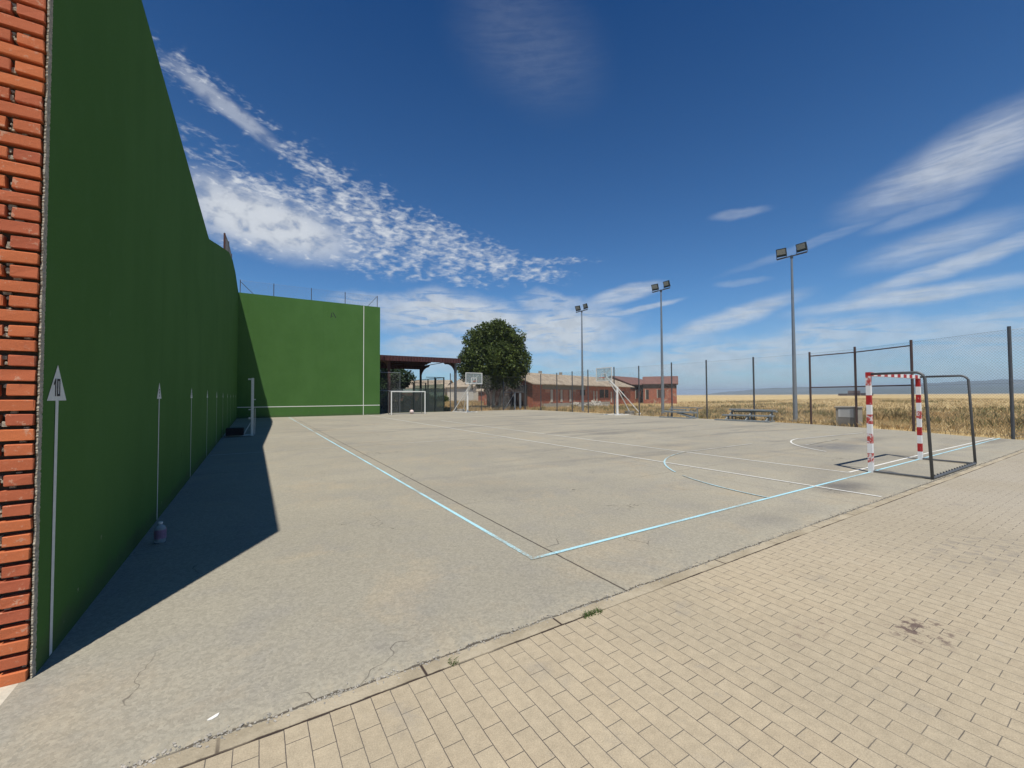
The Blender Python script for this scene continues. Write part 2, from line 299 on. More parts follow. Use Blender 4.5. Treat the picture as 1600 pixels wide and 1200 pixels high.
def tiles(name, c1, c2, per=.22, axis=0):
    t = mat(name); P = objc(t); x, y, z = t.sep(P)
    s_ = t.m('SINE', t.m('MULTIPLY', x if axis == 0 else y, 6.283 / per)); n = t.noise(P, 1.2, 6, .7); n2 = t.noise(P, 9, 4, .7)
    t.put(t.p.inputs['Base Color'], t.scale(t.mix(t.ramp(n, .35, .65), c1, c2), t.m('ADD', .7, t.m('MULTIPLY', n2, .6)))); bump(t, t.m('ADD', s_, n2), .8, .04)
tiles('tan_tiles', (.42, .345, .25), (.26, .205, .15)); tiles('red_tiles', (.20, .10, .08), (.155, .08, .068)); tiles('shed_sheet', (.075, .028, .027), (.06, .024, .024), .3)
simple('galvanised', (.24, .26, .275), .42, .55, .2, 5, 0, .5); simple('dark_steel', (.10, .105, .11), .5, .5, .3, 9); simple('grey_tube', (.12, .125, .13), .5, .3, .3, 9)
simple('brown_steel', (.09, .06, .055), .6, .2, .3, 6); simple('rust_steel', (.06, .026, .022), .7, .2, .4, 6); simple('black_steel', (.012, .02, .018), .45, .2, .2, 5)
simple('aged_steel', (.26, .285, .29), .6, .3, .35, 5); simple('mesh_wire', (.16, .165, .165), .5, .5, .1); simple('white_enamel', (.72, .71, .67), .45, 0, .12, 14); simple('plaster', (.42, .39, .33), .9, 0, .2, .8, .3)
simple('pale_plaster', (.50, .47, .40), .9, 0, .2, .7, .3); simple('grey_plaster', (.20, .19, .17), .9, 0, .35, 1.2, .3); simple('cement', (.30, .28, .24), .95, 0, .35, 4, .6)
simple('light_cement', (.50, .46, .37), .95, 0, .3, 9, .6); simple('dark_opening', (.02, .018, .016), .9, 0, .1); simple('dark_wood', (.05, .03, .022), .85, 0, .4, 3)
simple('green_shutter', (.07, .12, .10), .7, 0, .2); simple('bark', (.13, .105, .08), .95, 0, .4, 8, .8); simple('pale_bark', (.22, .20, .16), .95, 0, .4, 8, .6)
simple('orange_rim', (.45, .08, .02), .5, 0, .1); simple('lamp_body', (.03, .04, .04), .5, .2, .2); simple('black_rubber', (.015, .013, .015), .7, 0, .3, 6)
simple('cabinet_panel', (.50, .50, .48), .6, 0, .15, 3); simple('rubble', (.36, .33, .28), .95, 0, .4, 5, .6); simple('ball_skin', (.62, .50, .47), .6, 0, .15, 6)
simple('black_paint', (.02, .02, .025), .7, 0, .2, 30); simple('marker_paint', (.58, .60, .56), .7, 0, .2, 18); simple('green_floor', (.03, .07, .05), .9, 0, .2, 2); simple('dropping', (.75, .73, .68), .8, 0, .1)
simple('bottle_label', (.26, .15, .22), .5, 0, .5, 25)
def stripe_paint(name, rgb, under, wear):
    t = mat(name); P = objc(t); n = t.noise(P, 11, 6, .75, .3)
    c = t.mix(t.ramp(n, wear, wear + .03), rgb, under); c = t.mix(t.ramp(t.noise(P, 25, 5, .7), .68, .72), c, (.18, .17, .16))
    t.put(t.p.inputs['Base Color'], c); t.p.inputs['Roughness'].default_value = .5
stripe_paint('red_band', (.40, .025, .025), (.66, .60, .58), .62); stripe_paint('worn_red_band', (.46, .07, .06), (.68, .64, .62), .50); stripe_paint('white_band', (.74, .73, .71), (.5, .25, .22), .64)
t = mat('lamp_glass'); t.put(t.p.inputs['Base Color'], t.mix(t.vor(objc(t), 18), (.42, .42, .36), (.22, .23, .22))); t.p.inputs['Roughness'].default_value = .15; t.p.inputs['Specular IOR Level'].default_value = .6
def clear(name, tint, k, gl=.12):
    t = mat(name); tr = t.new('ShaderNodeBsdfTransparent'); tr.inputs[0].default_value = tint + (1,); mx_ = t.new('ShaderNodeMixShader')
    t.p.inputs['Base Color'].default_value = (.6, .65, .64, 1); t.p.inputs['Roughness'].default_value = gl; t.p.inputs['Specular IOR Level'].default_value = .5
    mx_.inputs[0].default_value = k; t.L.new(tr.outputs[0], mx_.inputs[1]); t.L.new(t.p.outputs[0], mx_.inputs[2]); t.L.new(mx_.outputs[0], t.out.inputs[0])
clear('acrylic', (.86, .9, .9), .22); clear('court_glass', (.60, .68, .66), .05, .05); clear('bottle_plastic', (.7, .76, .84), .4, .1)
def leaf(name, c1, c2, c3=None, trans=.3):
    t = mat(name); at2 = t.new('ShaderNodeAttribute', attribute_name='tone'); c = t.mix(at2.outputs['Fac'], c1, c2)
    if c3: c = t.mix(t.ramp(t.noise(pos(t), .25, 4, .6), .48, .6), c, c3)
    t.put(t.p.inputs['Base Color'], c); t.p.inputs['Roughness'].default_value = .55
    tl = t.new('ShaderNodeBsdfTranslucent'); t.put(tl.inputs[0], c); mx_ = t.new('ShaderNodeMixShader'); mx_.inputs[0].default_value = trans
    t.L.new(t.p.outputs[0], mx_.inputs[1]); t.L.new(tl.outputs[0], mx_.inputs[2]); t.L.new(mx_.outputs[0], t.out.inputs[0])
leaf('leaves', (.014, .028, .008), (.125, .165, .035)); leaf('dark_leaves', (.02, .04, .014), (.05, .085, .03))
leaf('dry_grass', (.63, .48, .26), (.54, .41, .21), (.60, .42, .20), trans=.4); leaf('green_weeds', (.20, .19, .08), (.36, .30, .14), (.26, .20, .09)); leaf('small_weed', (.05, .1, .02), (.1, .15, .04))
t = mat('field_soil'); P = pos(t)
n1 = t.noise(P, .012, 5, .6); n2 = t.noise(P, .16, 6, .65); n3 = t.noise(P, 3, 5, .7)
rows = t.noise(t.map(P, (.02, .25, 1), (0, 0, R(20))), 1, 5, .6)
c = t.mix(t.ramp(n1, .4, .6), (.46, .34, .16), (.52, .39, .19)); c = t.mix(t.m('MULTIPLY', t.ramp(n2, .45, .65), .6), c, (.36, .28, .13))
c = t.mix(t.m('MULTIPLY', t.ramp(rows, .5, .65), .5), c, (.50, .36, .17)); c = t.scale(c, t.m('ADD', .7, t.m('MULTIPLY', n3, .6)))
t.put(t.p.inputs['Base Color'], c); bump(t, t.m('ADD', n3, t.m('MULTIPLY', n2, 3)), 1, .15); t.p.inputs['Roughness'].default_value = .95
simple('hill_ground', (.075, .09, .065), .95, 0, .3, .002)

# ------------------------------------------------------------------ mesh helpers
class MB:
    def __init__(s): s.v = []; s.f = []; s.m = []; s.mats = []; s.tone = []
    def _mi(s, m_):
        if m_ not in s.mats: s.mats.append(m_)
        return s.mats.index(m_)
    def poly(s, pts, faces, m_, tone=0.):
        b = len(s.v); s.v += [tuple(p) for p in pts]; i = s._mi(m_)
        for f in faces: s.f.append([b + k for k in f]); s.m.append(i); s.tone.append(tone)
        return s
    def box(s, lo, hi, m_, M=None, tone=0., jit=0., bev=0.):
        (x0, y0, z0), (x1, y1, z1) = lo, hi
        if bev:
            b = bev; pts = []; fc = []
            for zz, i in ((z0, b), (z0 + b, 0), (z1 - b, 0), (z1, b)):
                # octagonal ring
                for (px, py) in ((x0 + i + b, y0 + i), (x1 - i - b, y0 + i), (x1 - i, y0 + i + b), (x1 - i, y1 - i - b), (x1 - i - b, y1 - i), (x0 + i + b, y1 - i), (x0 + i, y1 - i - b), (x0 + i, y0 + i + b)):
                    pts.append((px + random.uniform(-jit, jit), py + random.uniform(-jit, jit), zz + random.uniform(-jit, jit)))
            for k in range(3):
                for j in range(8): fc.append((k * 8 + j, k * 8 + (j + 1) % 8, k * 8 + 8 + (j + 1) % 8, k * 8 + 8 + j))
            fc.append(tuple(range(7, -1, -1))); fc.append(tuple(range(24, 32)))
        else:
            pts = [(x0, y0, z0), (x1, y0, z0), (x1, y1, z0), (x0, y1, z0), (x0, y0, z1), (x1, y0, z1), (x1, y1, z1), (x0, y1, z1)]
            fc = [(3, 2, 1, 0), (4, 5, 6, 7), (0, 1, 5, 4), (1, 2, 6, 5), (2, 3, 7, 6), (3, 0, 4, 7)]
        if M: pts = [M @ Vector(p) for p in pts]
        return s.poly(pts, fc, m_, tone)
    def tube(s, pts, r, m_, n=8, cap=True, tone=0.):
        pts = [Vector(p) for p in pts]; rs = r if isinstance(r, (list, tuple)) else [r] * len(pts)
        rings = []
        for i, p in enumerate(pts):
            d = (pts[min(i + 1, len(pts) - 1)] - pts[max(i - 1, 0)]).normalized()
            a = Vector((0, 0, 1)) if abs(d.z) < .9 else Vector((1, 0, 0))
            u = d.cross(a).normalized(); w = d.cross(u).normalized()
            rings += [p + (u * math.cos(6.28318 * k / n + .3) + w * math.sin(6.28318 * k / n + .3)) * rs[i] for k in range(n)]
        fc = [(i * n + k, i * n + (k + 1) % n, (i + 1) * n + (k + 1) % n, (i + 1) * n + k) for i in range(len(pts) - 1) for k in range(n)]
        if cap: fc += [tuple(range(n - 1, -1, -1)), tuple((len(pts) - 1) * n + k for k in range(n))]
        return s.poly(rings, fc, m_, tone)
    def bar(s, a, b, w, h, m_, upv=(0, 0, 1)):
        a, b = Vector(a), Vector(b); d = b - a; L = d.length; d.normalize(); u = Vector(upv)
        if abs(d.dot(u)) > .98: u = Vector((1, 0, 0))
        sd = d.cross(u).normalized(); u = sd.cross(d).normalized()
        M = Matrix((d, sd, u)).transposed().to_4x4(); M.translation = a
        return s.box((0, -w / 2, -h / 2), (L, w / 2, h / 2), m_, M)
    def sphere(s, c, r, m_, nu=16, nv=10, sq=(1, 1, 1)):
        pts = []; fc = []
        for j in range(nv + 1):
            th = math.pi * j / nv
            for i in range(nu):
                ph = 6.28318 * i / nu; pts.append((c[0] + r * sq[0] * math.sin(th) * math.cos(ph), c[1] + r * sq[1] * math.sin(th) * math.sin(ph), c[2] + r * sq[2] * math.cos(th)))
        for j in range(nv):
            for i in range(nu): fc.append((j * nu + i, (j + 1) * nu + i, (j + 1) * nu + (i + 1) % nu, j * nu + (i + 1) % nu))
        return s.poly(pts, fc, m_)
    def prism(s, prof, axis, a, b, m_):
        """extrude a 2-D profile along an axis; profile coords are the other two axes in order"""
        def P(u, w, t_): return {0: (t_, u, w), 1: (u, t_, w), 2: (u, w, t_)}[axis]
        n = len(prof); pts = [P(u, w, a) for u, w in prof] + [P(u, w, b) for u, w in prof]
        fc = [tuple(range(n - 1, -1, -1)), tuple(range(n, 2 * n))] + [(i, (i + 1) % n, n + (i + 1) % n, n + i) for i in range(n)]
        return s.poly(pts, fc, m_)
    def build(s, name, parent=None, loc=(0, 0, 0), rz=0., smooth=False, label=None):
        me = bpy.data.meshes.new(name); me.from_pydata(s.v, [], s.f)
        for m_ in s.mats: me.materials.append(MAT[m_])
        me.polygons.foreach_set('material_index', s.m)
        if any(s.tone):
            a = me.attributes.new('tone', 'FLOAT', 'FACE'); a.data.foreach_set('value', s.tone)
        import bmesh
        bm = bmesh.new(); bm.from_mesh(me); bmesh.ops.recalc_face_normals(bm, faces=bm.faces); bm.to_mesh(me); bm.free()
        if smooth: me.polygons.foreach_set('use_smooth', [True] * len(me.polygons))
        o = bpy.data.objects.new(name, me); COL.objects.link(o); o.location = loc; o.rotation_euler = (0, 0, rz)
        if parent: o.parent = parent
        if label: o['label'] = label
        return o
def tag(o, label=None, cat=None, group=None, kind=None):
    if label: o['label'] = label
    if cat: o['category'] = cat
    if group: o['group'] = group
    if kind: o['kind'] = kind
    return o
def thing(name, label, cat, loc=(0, 0, 0), rz=0., group=None):
    o = bpy.data.objects.new(name, None); COL.objects.link(o); o.location = loc; o.rotation_euler = (0, 0, rz); o.empty_display_size = .2
    return tag(o, label, cat, group)
def dup(root, loc, rz=None, label=None):
    r = root.copy(); COL.objects.link(r); r.location = loc
    if rz is not None: r.rotation_euler = (0, 0, rz)
    if label: r['label'] = label
    for ch in list(root.children):
        c = ch.copy(); COL.objects.link(c); c.parent = r
        for g in list(ch.children):
            d = g.copy(); COL.objects.link(d); d.parent = c
    return r
def fast_mesh(name, V, F, m_, tone=None, parent=None, loc=(0, 0, 0)):
    """V (n,3) floats, F (k,3|4) ints"""
    me = bpy.data.meshes.new(name); k, w = F.shape
    me.vertices.add(len(V)); me.vertices.foreach_set('co', V.astype(np.float32).ravel())
    me.loops.add(k * w); me.loops.foreach_set('vertex_index', F.astype(np.int32).ravel())
    me.polygons.add(k); me.polygons.foreach_set('loop_start', np.arange(0, k * w, w, dtype=np.int32)); me.polygons.foreach_set('loop_total', np.full(k, w, dtype=np.int32))
    me.update(calc_edges=True)
    if tone is not None:
        a = me.attributes.new('tone', 'FLOAT', 'FACE'); a.data.foreach_set('value', tone.astype(np.float32))
    me.materials.append(MAT[m_]); o = bpy.data.objects.new(name, me); COL.objects.link(o); o.location = loc
    if parent: o.parent = parent
    return o
def sheet(name, pts, z, m_, th=0., kind='structure'):
    mb = MB()
    if th: mb.prism(pts, 2, z - th, z, m_)
    else: mb.poly([(x_, y_, z) for x_, y_ in pts], [tuple(range(len(pts)))], m_)
    return tag(mb.build(name), kind=kind)

# ------------------------------------------------------------------ ground, court, paving
ground = sheet('ground', [(-9000, -9000), (9000, -9000), (9000, 9000), (-9000, 9000)], -.06, 'field_soil')
EDGE = [(23.7, -1.3), (24.1, .5), (25.1, 2.1), (26.1, 4.5), (26.9, 7.6), (27.0, 12.8), (27.0, 18.5), (27.4, 24), (27.8, 30), (27.9, 36.4), (19, 36.6), (10, 36.9), (-.05, 36.9), (-.05, -1.3)]
sheet('court', EDGE, 0, 'court_concrete', .12)
sheet('kerb_strip', [(-14, -1.41), (23.9, -1.41), (23.9, -1.3), (-14, -1.3)], .003, 'kerb', .1)
sheet('pavement', [(-14, -26), (34, -26), (34, -1.6), (24.6, -1.41), (-14, -1.41)], 0, 'paving', .1)
sheet('path', [(-14, -1.3), (-.05, -1.3), (-.05, 2), (-.05, 40), (-3, 40), (-14, 40)], 0, 'light_cement', .1)

def line_mesh(pts, w, z=.004):
    """flat band following a polyline"""
    L, Rr = [], []
    for i, p in enumerate(pts):
        a = Vector(pts[max(i - 1, 0)]); b = Vector(pts[min(i + 1, len(pts) - 1)]); d = (b - a).normalized(); n = Vector((-d.y, d.x)) * w / 2
        L.append((p[0] + n.x, p[1] + n.y, z)); Rr.append((p[0] - n.x, p[1] - n.y, z))
    n = len(pts); return L + Rr, [(i, i + 1, n + i + 1, n + i) for i in range(n - 1)]
def court_line(pts, w, m_, z=.004, name='court_line'):
    v_, f_ = line_mesh(pts, w, z); return tag(MB().poly(v_, f_, m_).build(name), kind='structure')
def arc(cx, cy, r, a0, a1, n=24): return [(cx + r * math.cos(R(a0 + (a1 - a0) * i / n)), cy + r * math.sin(R(a0 + (a1 - a0) * i / n))) for i in range(n + 1)]
court_line([(3.46, -.28), (3.47, 7), (3.46, 14)], .048, 'blue_paint'); court_line([(3.46, 14), (3.45, 33.6)], .048, 'faded_blue_paint')
court_line([(3.43, -.31), (12, -.30), (24, -.24)], .048, 'blue_paint', .006)
court_line([(11.6, -.07), (17, -.04), (24, -.10)], .05, 'white_paint')
court_line([(9.5, -1.22), (9.5, 13), (9.5, 34)], .05, 'white_paint', .008)
court_line([(11.55, -.07), (11.5, 4), (11.55, 16), (11.6, 22)], .05, 'white_paint', .006); court_line([(11.6, 22), (11.2, 33)], .05, 'faded_white_paint')
court_line([(.05, 10.6), (3.4, 10.58), (9.45, 10.4)], .05, 'faded_white_paint')
court_line([(.05, 20.8), (9.45, 20.7)], .05, 'faded_white_paint'); court_line([(.05, 27.5), (9.45, 27.4)], .05, 'faded_white_paint')
court_line(arc(12, -.3, 4.03, 180, 152, 12), .045, 'faded_blue_paint', .010); court_line(arc(12, -.3, 4.03, 147, 100, 20), .04, 'faded_blue_paint', .010); court_line([(11.3, 3.7), (15, 3.75)], .05, 'faded_white_paint', .010)
court_line(arc(18.35, -.3, 4.0, 152, 95, 20) + [(18.3, 3.58), (20, 3.5), (22.6, 3.3)], .05, 'white_paint', .010); court_line([(16.0, 2.6), (18.9, 2.8)], .05, 'faded_white_paint', .012)

# ------------------------------------------------------------------ side wall of the pelota court
def prof_z(y):
    P_ = [(-.2, 5.93), (10.05, 5.92), (11.5, 6.3), (13, 6.7), (17.2, 7.8), (20.1, 8.55), (24, 9.25), (28, 9.6), (34.6, 9.62)]
    for (a, za), (b, zb) in zip(P_, P_[1:]):
        if y <= b: return za + (zb - za) * (y - a) / (b - a)
    return 9.62
YS = [-.17, 3, 6, 10.05, 10.6, 11.5, 13, 15, 17.2, 20.1, 22, 24, 26, 28, 34.1]
wall = thing('side_wall', 'tall long green rendered wall in shade with brick end, left of the court', 'wall', (0, 0, 0))
pf = [(YS[0], -.1)] + [(y, prof_z(y)) for y in YS] + [(34.1, -.1)]
pf = [pf[0]] + [(YS[-1], -.1)] + [(y, prof_z(y)) for y in reversed(YS)]
MB().prism(pf, 0, -.022, 0, 'green_render').build('render_coat', wall)
pfb = [(YS[0] + .06, -.1), (YS[-1], -.1)] + [(max(y, -.1), prof_z(y) - .01) for y in reversed(YS)]
MB().prism(pfb, 0, -.5, -.024, 'rough_brick').build('brick_core', wall)
mb = MB(); MBo = MB()
z = .0; row = 0
while z < 5.9:
    h = .062 + random.uniform(-.003, .003); pitch = .0865
    xs = -.017
    off = [.235, .115][row % 2]
    x1 = xs; first = True
    while x1 > -.5:
        wdt = off if first and row % 2 else .235
        x0 = max(x1 - wdt, -.5); j = random.uniform(-.004, .004)
        if x1 - x0 > .03:
            mb.box((x0, -.215 + j, z), (x1 - random.uniform(0, .006), -.10, z + h), 'brick', tone=random.random() * .98 + .01, jit=.0024, bev=.003)
        x1 = x0 - random.uniform(.018, .028); first = False
    z += pitch; row += 1
mb.build('brick', wall)
wall.children[-1]['label'] = 'red brick end face of the green wall with deep uneven joints'; wall.children[-1].name = 'brick_facing'
MBo.box((-.5, -.165, 0), (-.024, -.101, 5.9), 'shaded_mortar')
for k in range(170):
    zz = .0865 * (2 * random.randint(0, 33) + 1) + random.uniform(.0, .06); xx = random.choice((-.145, -.145, -.40)) + random.uniform(-.008, .008); s_ = random.uniform(.005, .011)
    MBo.box((xx - s_, -.196, zz - s_), (xx + s_, -.16, zz + s_), 'mortar', jit=.002, bev=.002)
for k in range(120):
    zz = .0865 * random.randint(0, 67) - .012 + random.uniform(-.006, .006); xx = random.uniform(-.3, -.03); s_ = random.uniform(.003, .008)
    MBo.box((xx - s_ * 2, -.185, zz - s_), (xx + s_ * 2, -.16, zz + s_), 'mortar', jit=.002, bev=.0015)
MBo.build('mortar_bed', wall)
# ragged mortar strip at the edge of the render
ne = 900; V = []; F = []
for i in range(ne + 1):
    zz = 5.93 * i / ne; a = -.203 + .003 * math.sin(zz * 31) + random.uniform(-.004, .005); b = .001 + random.uniform(-.0012, .0012)
    V += [(-.0125, a + .004, zz), (b - .004, a + random.uniform(-.002, .002), zz), (b, -.168, zz), (-.0125, -.10, zz)]
for i in range(ne):
    for k in range(3): F.append((i * 4 + k, i * 4 + k + 1, i * 4 + 5 + k, i * 4 + 4 + k))
MB().poly(V, F, 'mortar').build('mortar_edge', wall)
# court distance markers, numbered
SEG = {'0': 'abcdef', '1': 'bc', '2': 'abged', '3': 'abgcd', '4': 'fgbc', '5': 'afgcd', '6': 'afgedc', '7': 'abc', '8': 'abcdefg', '9': 'gfabcd'}
def digit(mb, ch, y0, z0, w, h, t_, x_=.004):
    S = dict(a=(0, w, h - t_, h), d=(0, w, 0, t_), g=(0, w, h / 2 - t_ / 2, h / 2 + t_ / 2), f=(0, t_, h / 2, h), e=(0, t_, 0, h / 2), b=(w - t_, w, h / 2, h), c=(w - t_, w, 0, h / 2))
    for k in SEG[ch]:
        a, b, c_, d = S[k]; mb.poly([(x_, y0 + a, z0 + c_), (x_, y0 + b, z0 + c_), (x_, y0 + b, z0 + d), (x_, y0 + a, z0 + d)], [(0, 1, 2, 3)], 'black_paint')
        x_ += .0003
    if ch == '1': mb.poly([(x_, y0 + w, z0 + h), (x_, y0 + w - t_, z0 + h), (x_, y0 - t_ * .3, z0 + h * .68), (x_, y0 + t_ * .2, z0 + h * .6)], [(0, 1, 2, 3)], 'black_paint')
S_ = 3.4073
for i in range(10):
    yc = .04 + i * S_ * .998; n = 10 - i; b = MB()
    b.poly([(.003, yc - .022, .01), (.003, yc + .022, .01), (.003, yc + .024, 1.612), (.003, yc - .024, 1.612)], [(0, 1, 2, 3)], 'marker_paint')
    b.poly([(.003, yc - .155, 1.612), (.003, yc + .155, 1.612), (.003, yc, 1.825 + random.uniform(-.01, .02))], [(0, 1, 2)], 'marker_paint')
    o = b.build('distance_marker', wall); o['label'] = 'white arrow painted on the green wall with number %d in its head' % n
    d = MB()
    if n == 10: digit(d, '1', yc - .058, 1.64, .035, .112, .015); digit(d, '0', yc - .008, 1.64, .05, .112, .014)
    else: digit(d, str(n), yc - .025, 1.64, .05, .1, .013)
    d.build('numeral', o)

# front wall
fr = thing('front_wall', 'sunlit green end wall with thin white boundary lines, closing the far end of the court', 'wall', (0, 34.07, 0))
MB().box((-.5, 0, -.1), (10.65, .45, 9.62), 'green_render').build('wall_body', fr)
b = MB(); b.box((0.01, -.004, .81), (10.64, -.001, .865), 'white_enamel'); b.build('low_line', fr)
b = MB(); b.box((9.21, -.005, .01), (9.26, -.0012, 9.6), 'white_enamel'); b.build('upright_line', fr)
b = MB()
for (x0, z0, x1, z1, w) in ((6.55, 8.28, 6.62, 8.72, .05), (6.72, 8.75, 6.95, 8.3, .06), (6.60, 8.4, 6.72, 8.44, .03)): b.bar((x0, -.004, z0), (x1, -.004, z1), w, .004, 'black_paint', (0, 1, 0))
b.build('black_scrawl', fr)

# fence topping the walls
def chain(mb, a, b_, z0, z1, sp=.075, r=.0021, m_='mesh_wire', square=False):
    a = Vector((a[0], a[1], 0)); b_ = Vector((b_[0], b_[1], 0)); L = (b_ - a).length; d = (b_ - a) / L; H = z1 - z0
    def P(u, w): return a + d * u + Vector((0, 0, z0 + w))
    if square:
        for i in range(int(L / sp) + 1): mb.tube([P(i * sp, 0), P(i * sp, H)], r, m_, 3, False)
        for i in range(int(H / sp) + 1): mb.tube([P(0, i * sp), P(L, i * sp)], r, m_, 3, False)
        return
    k = -H
    while k < L:
        u0, w0 = max(k, 0), max(-k, 0); u1 = min(k + H, L); w1 = u1 - k
        if u1 > u0: mb.tube([P(u0, w0), P(u1, w1)], r, m_, 3, False); mb.tube([P(u0, H - w0), P(u1, H - w1)], r, m_, 3, False)
        k += sp * 1.414
tf = thing('ball_fence', 'low mesh fence on thin posts along the top of the far green wall', 'fence', (0, 34.3, 9.62))
for x_ in (.1, 2.35, 5.07, 7.72, 10.45): MB().tube([(x_, 0, 0), (x_, 0, 1.05)], .03, 'dark_steel').build('post', tf)
MB().tube([(10.43, 0, 1.0), (9.6, 0, .0)], .02, 'dark_steel').build('brace', tf); MB().tube([(.12, 0, .9), (1.0, 0, .0)], .02, 'dark_steel').build('brace', tf)
b = MB(); chain(b, (.1, 0), (10.45, 0), 0, 1.0); b.tube([(.1, 0, 1.0), (10.45, 0, 1.0)], .004, 'mesh_wire', 4); b.build('wire_mesh', tf)
sf = thing('wall_top_fence', 'narrow rusty framed mesh fence rising from the top of the shaded green wall', 'fence', (-.2, 20.4, 8.5))
pts = [20.4, 23.8, 27.2, 30.6, 34.2]
for i, y_ in enumerate(pts):
    MB().box((-.04, y_ - 20.44, prof_z(y_) - 8.6), (.04, y_ - 20.36, prof_z(y_) - 8.5 + (1.0 if i else .92)), 'rust_steel' if i == 0 else 'dark_steel').build('post', sf)
b = MB()
for a, c_ in zip(pts, pts[1:]):
    b.tube([(0, a - 20.4, prof_z(a) - 8.5 + .95), (0, c_ - 20.4, prof_z(c_) - 8.5 + .95)], .012, 'dark_steel', 5)
    n = 46
    for i in range(n):
        y_ = a + (c_ - a) * i / n; b.tube([(0, y_ - 20.4, prof_z(y_) - 8.5), (0, y_ - 20.4, prof_z(y_) - 8.5 + .95)], .0022, 'mesh_wire', 3, False)
    for k in range(12):
        b.tube([(0, a - 20.4, prof_z(a) - 8.5 + .08 * k), (0, c_ - 20.4, prof_z(c_) - 8.5 + .08 * k)], .0022, 'mesh_wire', 3, False)
b.build('wire_mesh', sf)

# ------------------------------------------------------------------ goals
def goal(name, label, loc, bands, back=.92):
    g = thing(name, label, 'goal', loc)
    def post(x0):
        b = MB()
        if bands:
            for k in range(10):
                red = k % 2 == 1; z0 = k * .2; m_ = 'white_band' if not red else ('worn_red_band' if (x0 == 0 and k in (1, 3, 9)) or k == 5 else 'red_band')
                b.box((x0, -.04, z0 if k else 0.0), (x0 + .08, .04, z0 + .2), m_)
        else: b.box((x0, -.04, 0), (x0 + .08, .04, 2.0), 'white_enamel')
        return b.build('post', g)
    post(0); post(3.08 - .0)
    b = MB()
    if bands:
        n = 15
        for k in range(n + 1):
            w = 3.16 / (n + 1); b.box((k * w, -.04, 2.0), ((k + 1) * w, .04, 2.08), 'red_band' if k % 2 == 0 else 'white_band')
    else: b.box((0, -.04, 2.0), (3.16, .04, 2.08), 'white_enamel')
    b.build('crossbar', g)
    m_ = 'grey_tube' if bands else 'galvanised'
    for x0 in (.04, 3.12):
        p = [(x0, -.045, 2.04), (x0, -back + .2, 2.04)]
        for k in range(1, 7):
            a = R(90 * k / 6 * .96); p.append((x0, -back + .2 - .14 * math.sin(a), 2.04 - .14 * (1 - math.cos(a))))
        p += [(x0, -back, .03)]
        MB().tube(p, .026, m_, 8).build('side_frame', g, smooth=True)
        MB().tube([(x0, -.045, .03), (x0, -back, .03)], .022, m_, 8).build('ground_bar', g)
    b = MB().tube([(.04, -back, .03), (3.12, -back, .03)], .026, m_, 8)
    if bands:
        for k in range(16): b.box((.16 + k * .19, -back - .012, .04), (.185 + k * .19, -back + .012, .082), m_)
    b.build('rear_bar', g)
    return g
goal('handball_goal', 'red and white striped goal with bare grey tube frame, beside the paving', (11.96, -.31, 0), True)
fg = goal('handball_goal', 'plain white goal far away beside the far green wall', (14.5, 33.0, 0), False); fg.rotation_euler.z = math.pi
ball = tag(MB().sphere((0, 0, .19), .19, 'ball_skin', 20, 12).build('ball', loc=(13.35, 33.4, 0), smooth=True), 'pale pink ball lying inside the plain white goal', 'ball')

# ------------------------------------------------------------------ basketball stands
def hoop(label, loc, rz, mid=0):
    h = thing('basketball_hoop', label, 'basketball hoop', loc, rz, 'basketball hoops at the court edge')
    MB().box((-.075, -.075, 0), (.075, .075, 2.3), 'white_enamel', bev=.01).build('pole', h)
    b = MB(); b.bar((0, 0, 2.2), (1.42, 0, 3.25), .12, .12, 'white_enamel'); b.bar((0.05, 0, 1.8), (1.0, 0, 2.85), .05, .05, 'white_enamel'); b.build('arm', h)
    b = MB(); b.bar((-.05, .05, 2.2), (-2.15, .55, .05), .06, .06, 'white_enamel'); b.build('strut', h)
    b = MB(); b.bar((-.05, -.05, 2.2), (-2.15, -.55, .05), .06, .06, 'white_enamel'); b.build('strut', h)
    b = MB(); b.box((-2.3, -.65, 0), (.9, -.53, .06), 'white_enamel'); b.box((-2.3, .53, 0), (.9, .65, .06), 'white_enamel'); b.box((-.1, -.53, 0), (.1, .53, .05), 'white_enamel'); b.box((-2.2, -.53, 0), (-2.05, .53, .05), 'white_enamel'); b.build('base_frame', h)
    MB().box((-1.8, -.35, .05), (-1.2, .35, .28), 'cement', bev=.02).build('counterweight', h)
    x0 = 1.45
    bd = MB().box((x0 + .008, -.87, 2.82), (x0 + .02, .87, 3.81), 'acrylic').build('backboard', h)
    b = MB()
    for (y0, y1, z0, z1) in ((-.9, .9, 3.80, 3.86), (-.9, .9, 2.77, 2.83), (-.9, -.84, 2.83, 3.80), (.84, .9, 2.83, 3.80)): b.box((x0, y0, z0), (x0 + .035, y1, z1), 'white_enamel')
    for (y0, y1, z0, z1) in ((-.3, .3, 3.33, 3.375), (-.3, .3, 2.92, 2.965), (-.3, -.255, 2.965, 3.33), (.255, .3, 2.965, 3.33)): b.box((x0 + .021, y0, z0), (x0 + .026, y1, z1), 'white_enamel')
    b.bar((x0 - .03, 0, 2.8), (x0 - .03, 0, 3.85), .05, .03, 'white_enamel', (1, 0, 0)); b.bar((x0 - .04, 0, 3.25), (x0 - .04, .62, 3.7), .035, .03, 'white_enamel'); b.build('board_frame', bd)
    b = MB(); ring = [(x0 + .26 + .225 * math.cos(k * 6.28318 / 20), .225 * math.sin(k * 6.28318 / 20), 3.05) for k in range(21)]; b.tube(ring, .012, 'orange_rim', 6, False); b.box((x0 + .03, -.07, 3.0), (x0 + .06, .07, 3.06), 'orange_rim'); b.build('rim', h)
    return h
hoop('white basketball hoop in front of the round leafy tree', (19.2, 33.9, 0), -math.pi / 2)
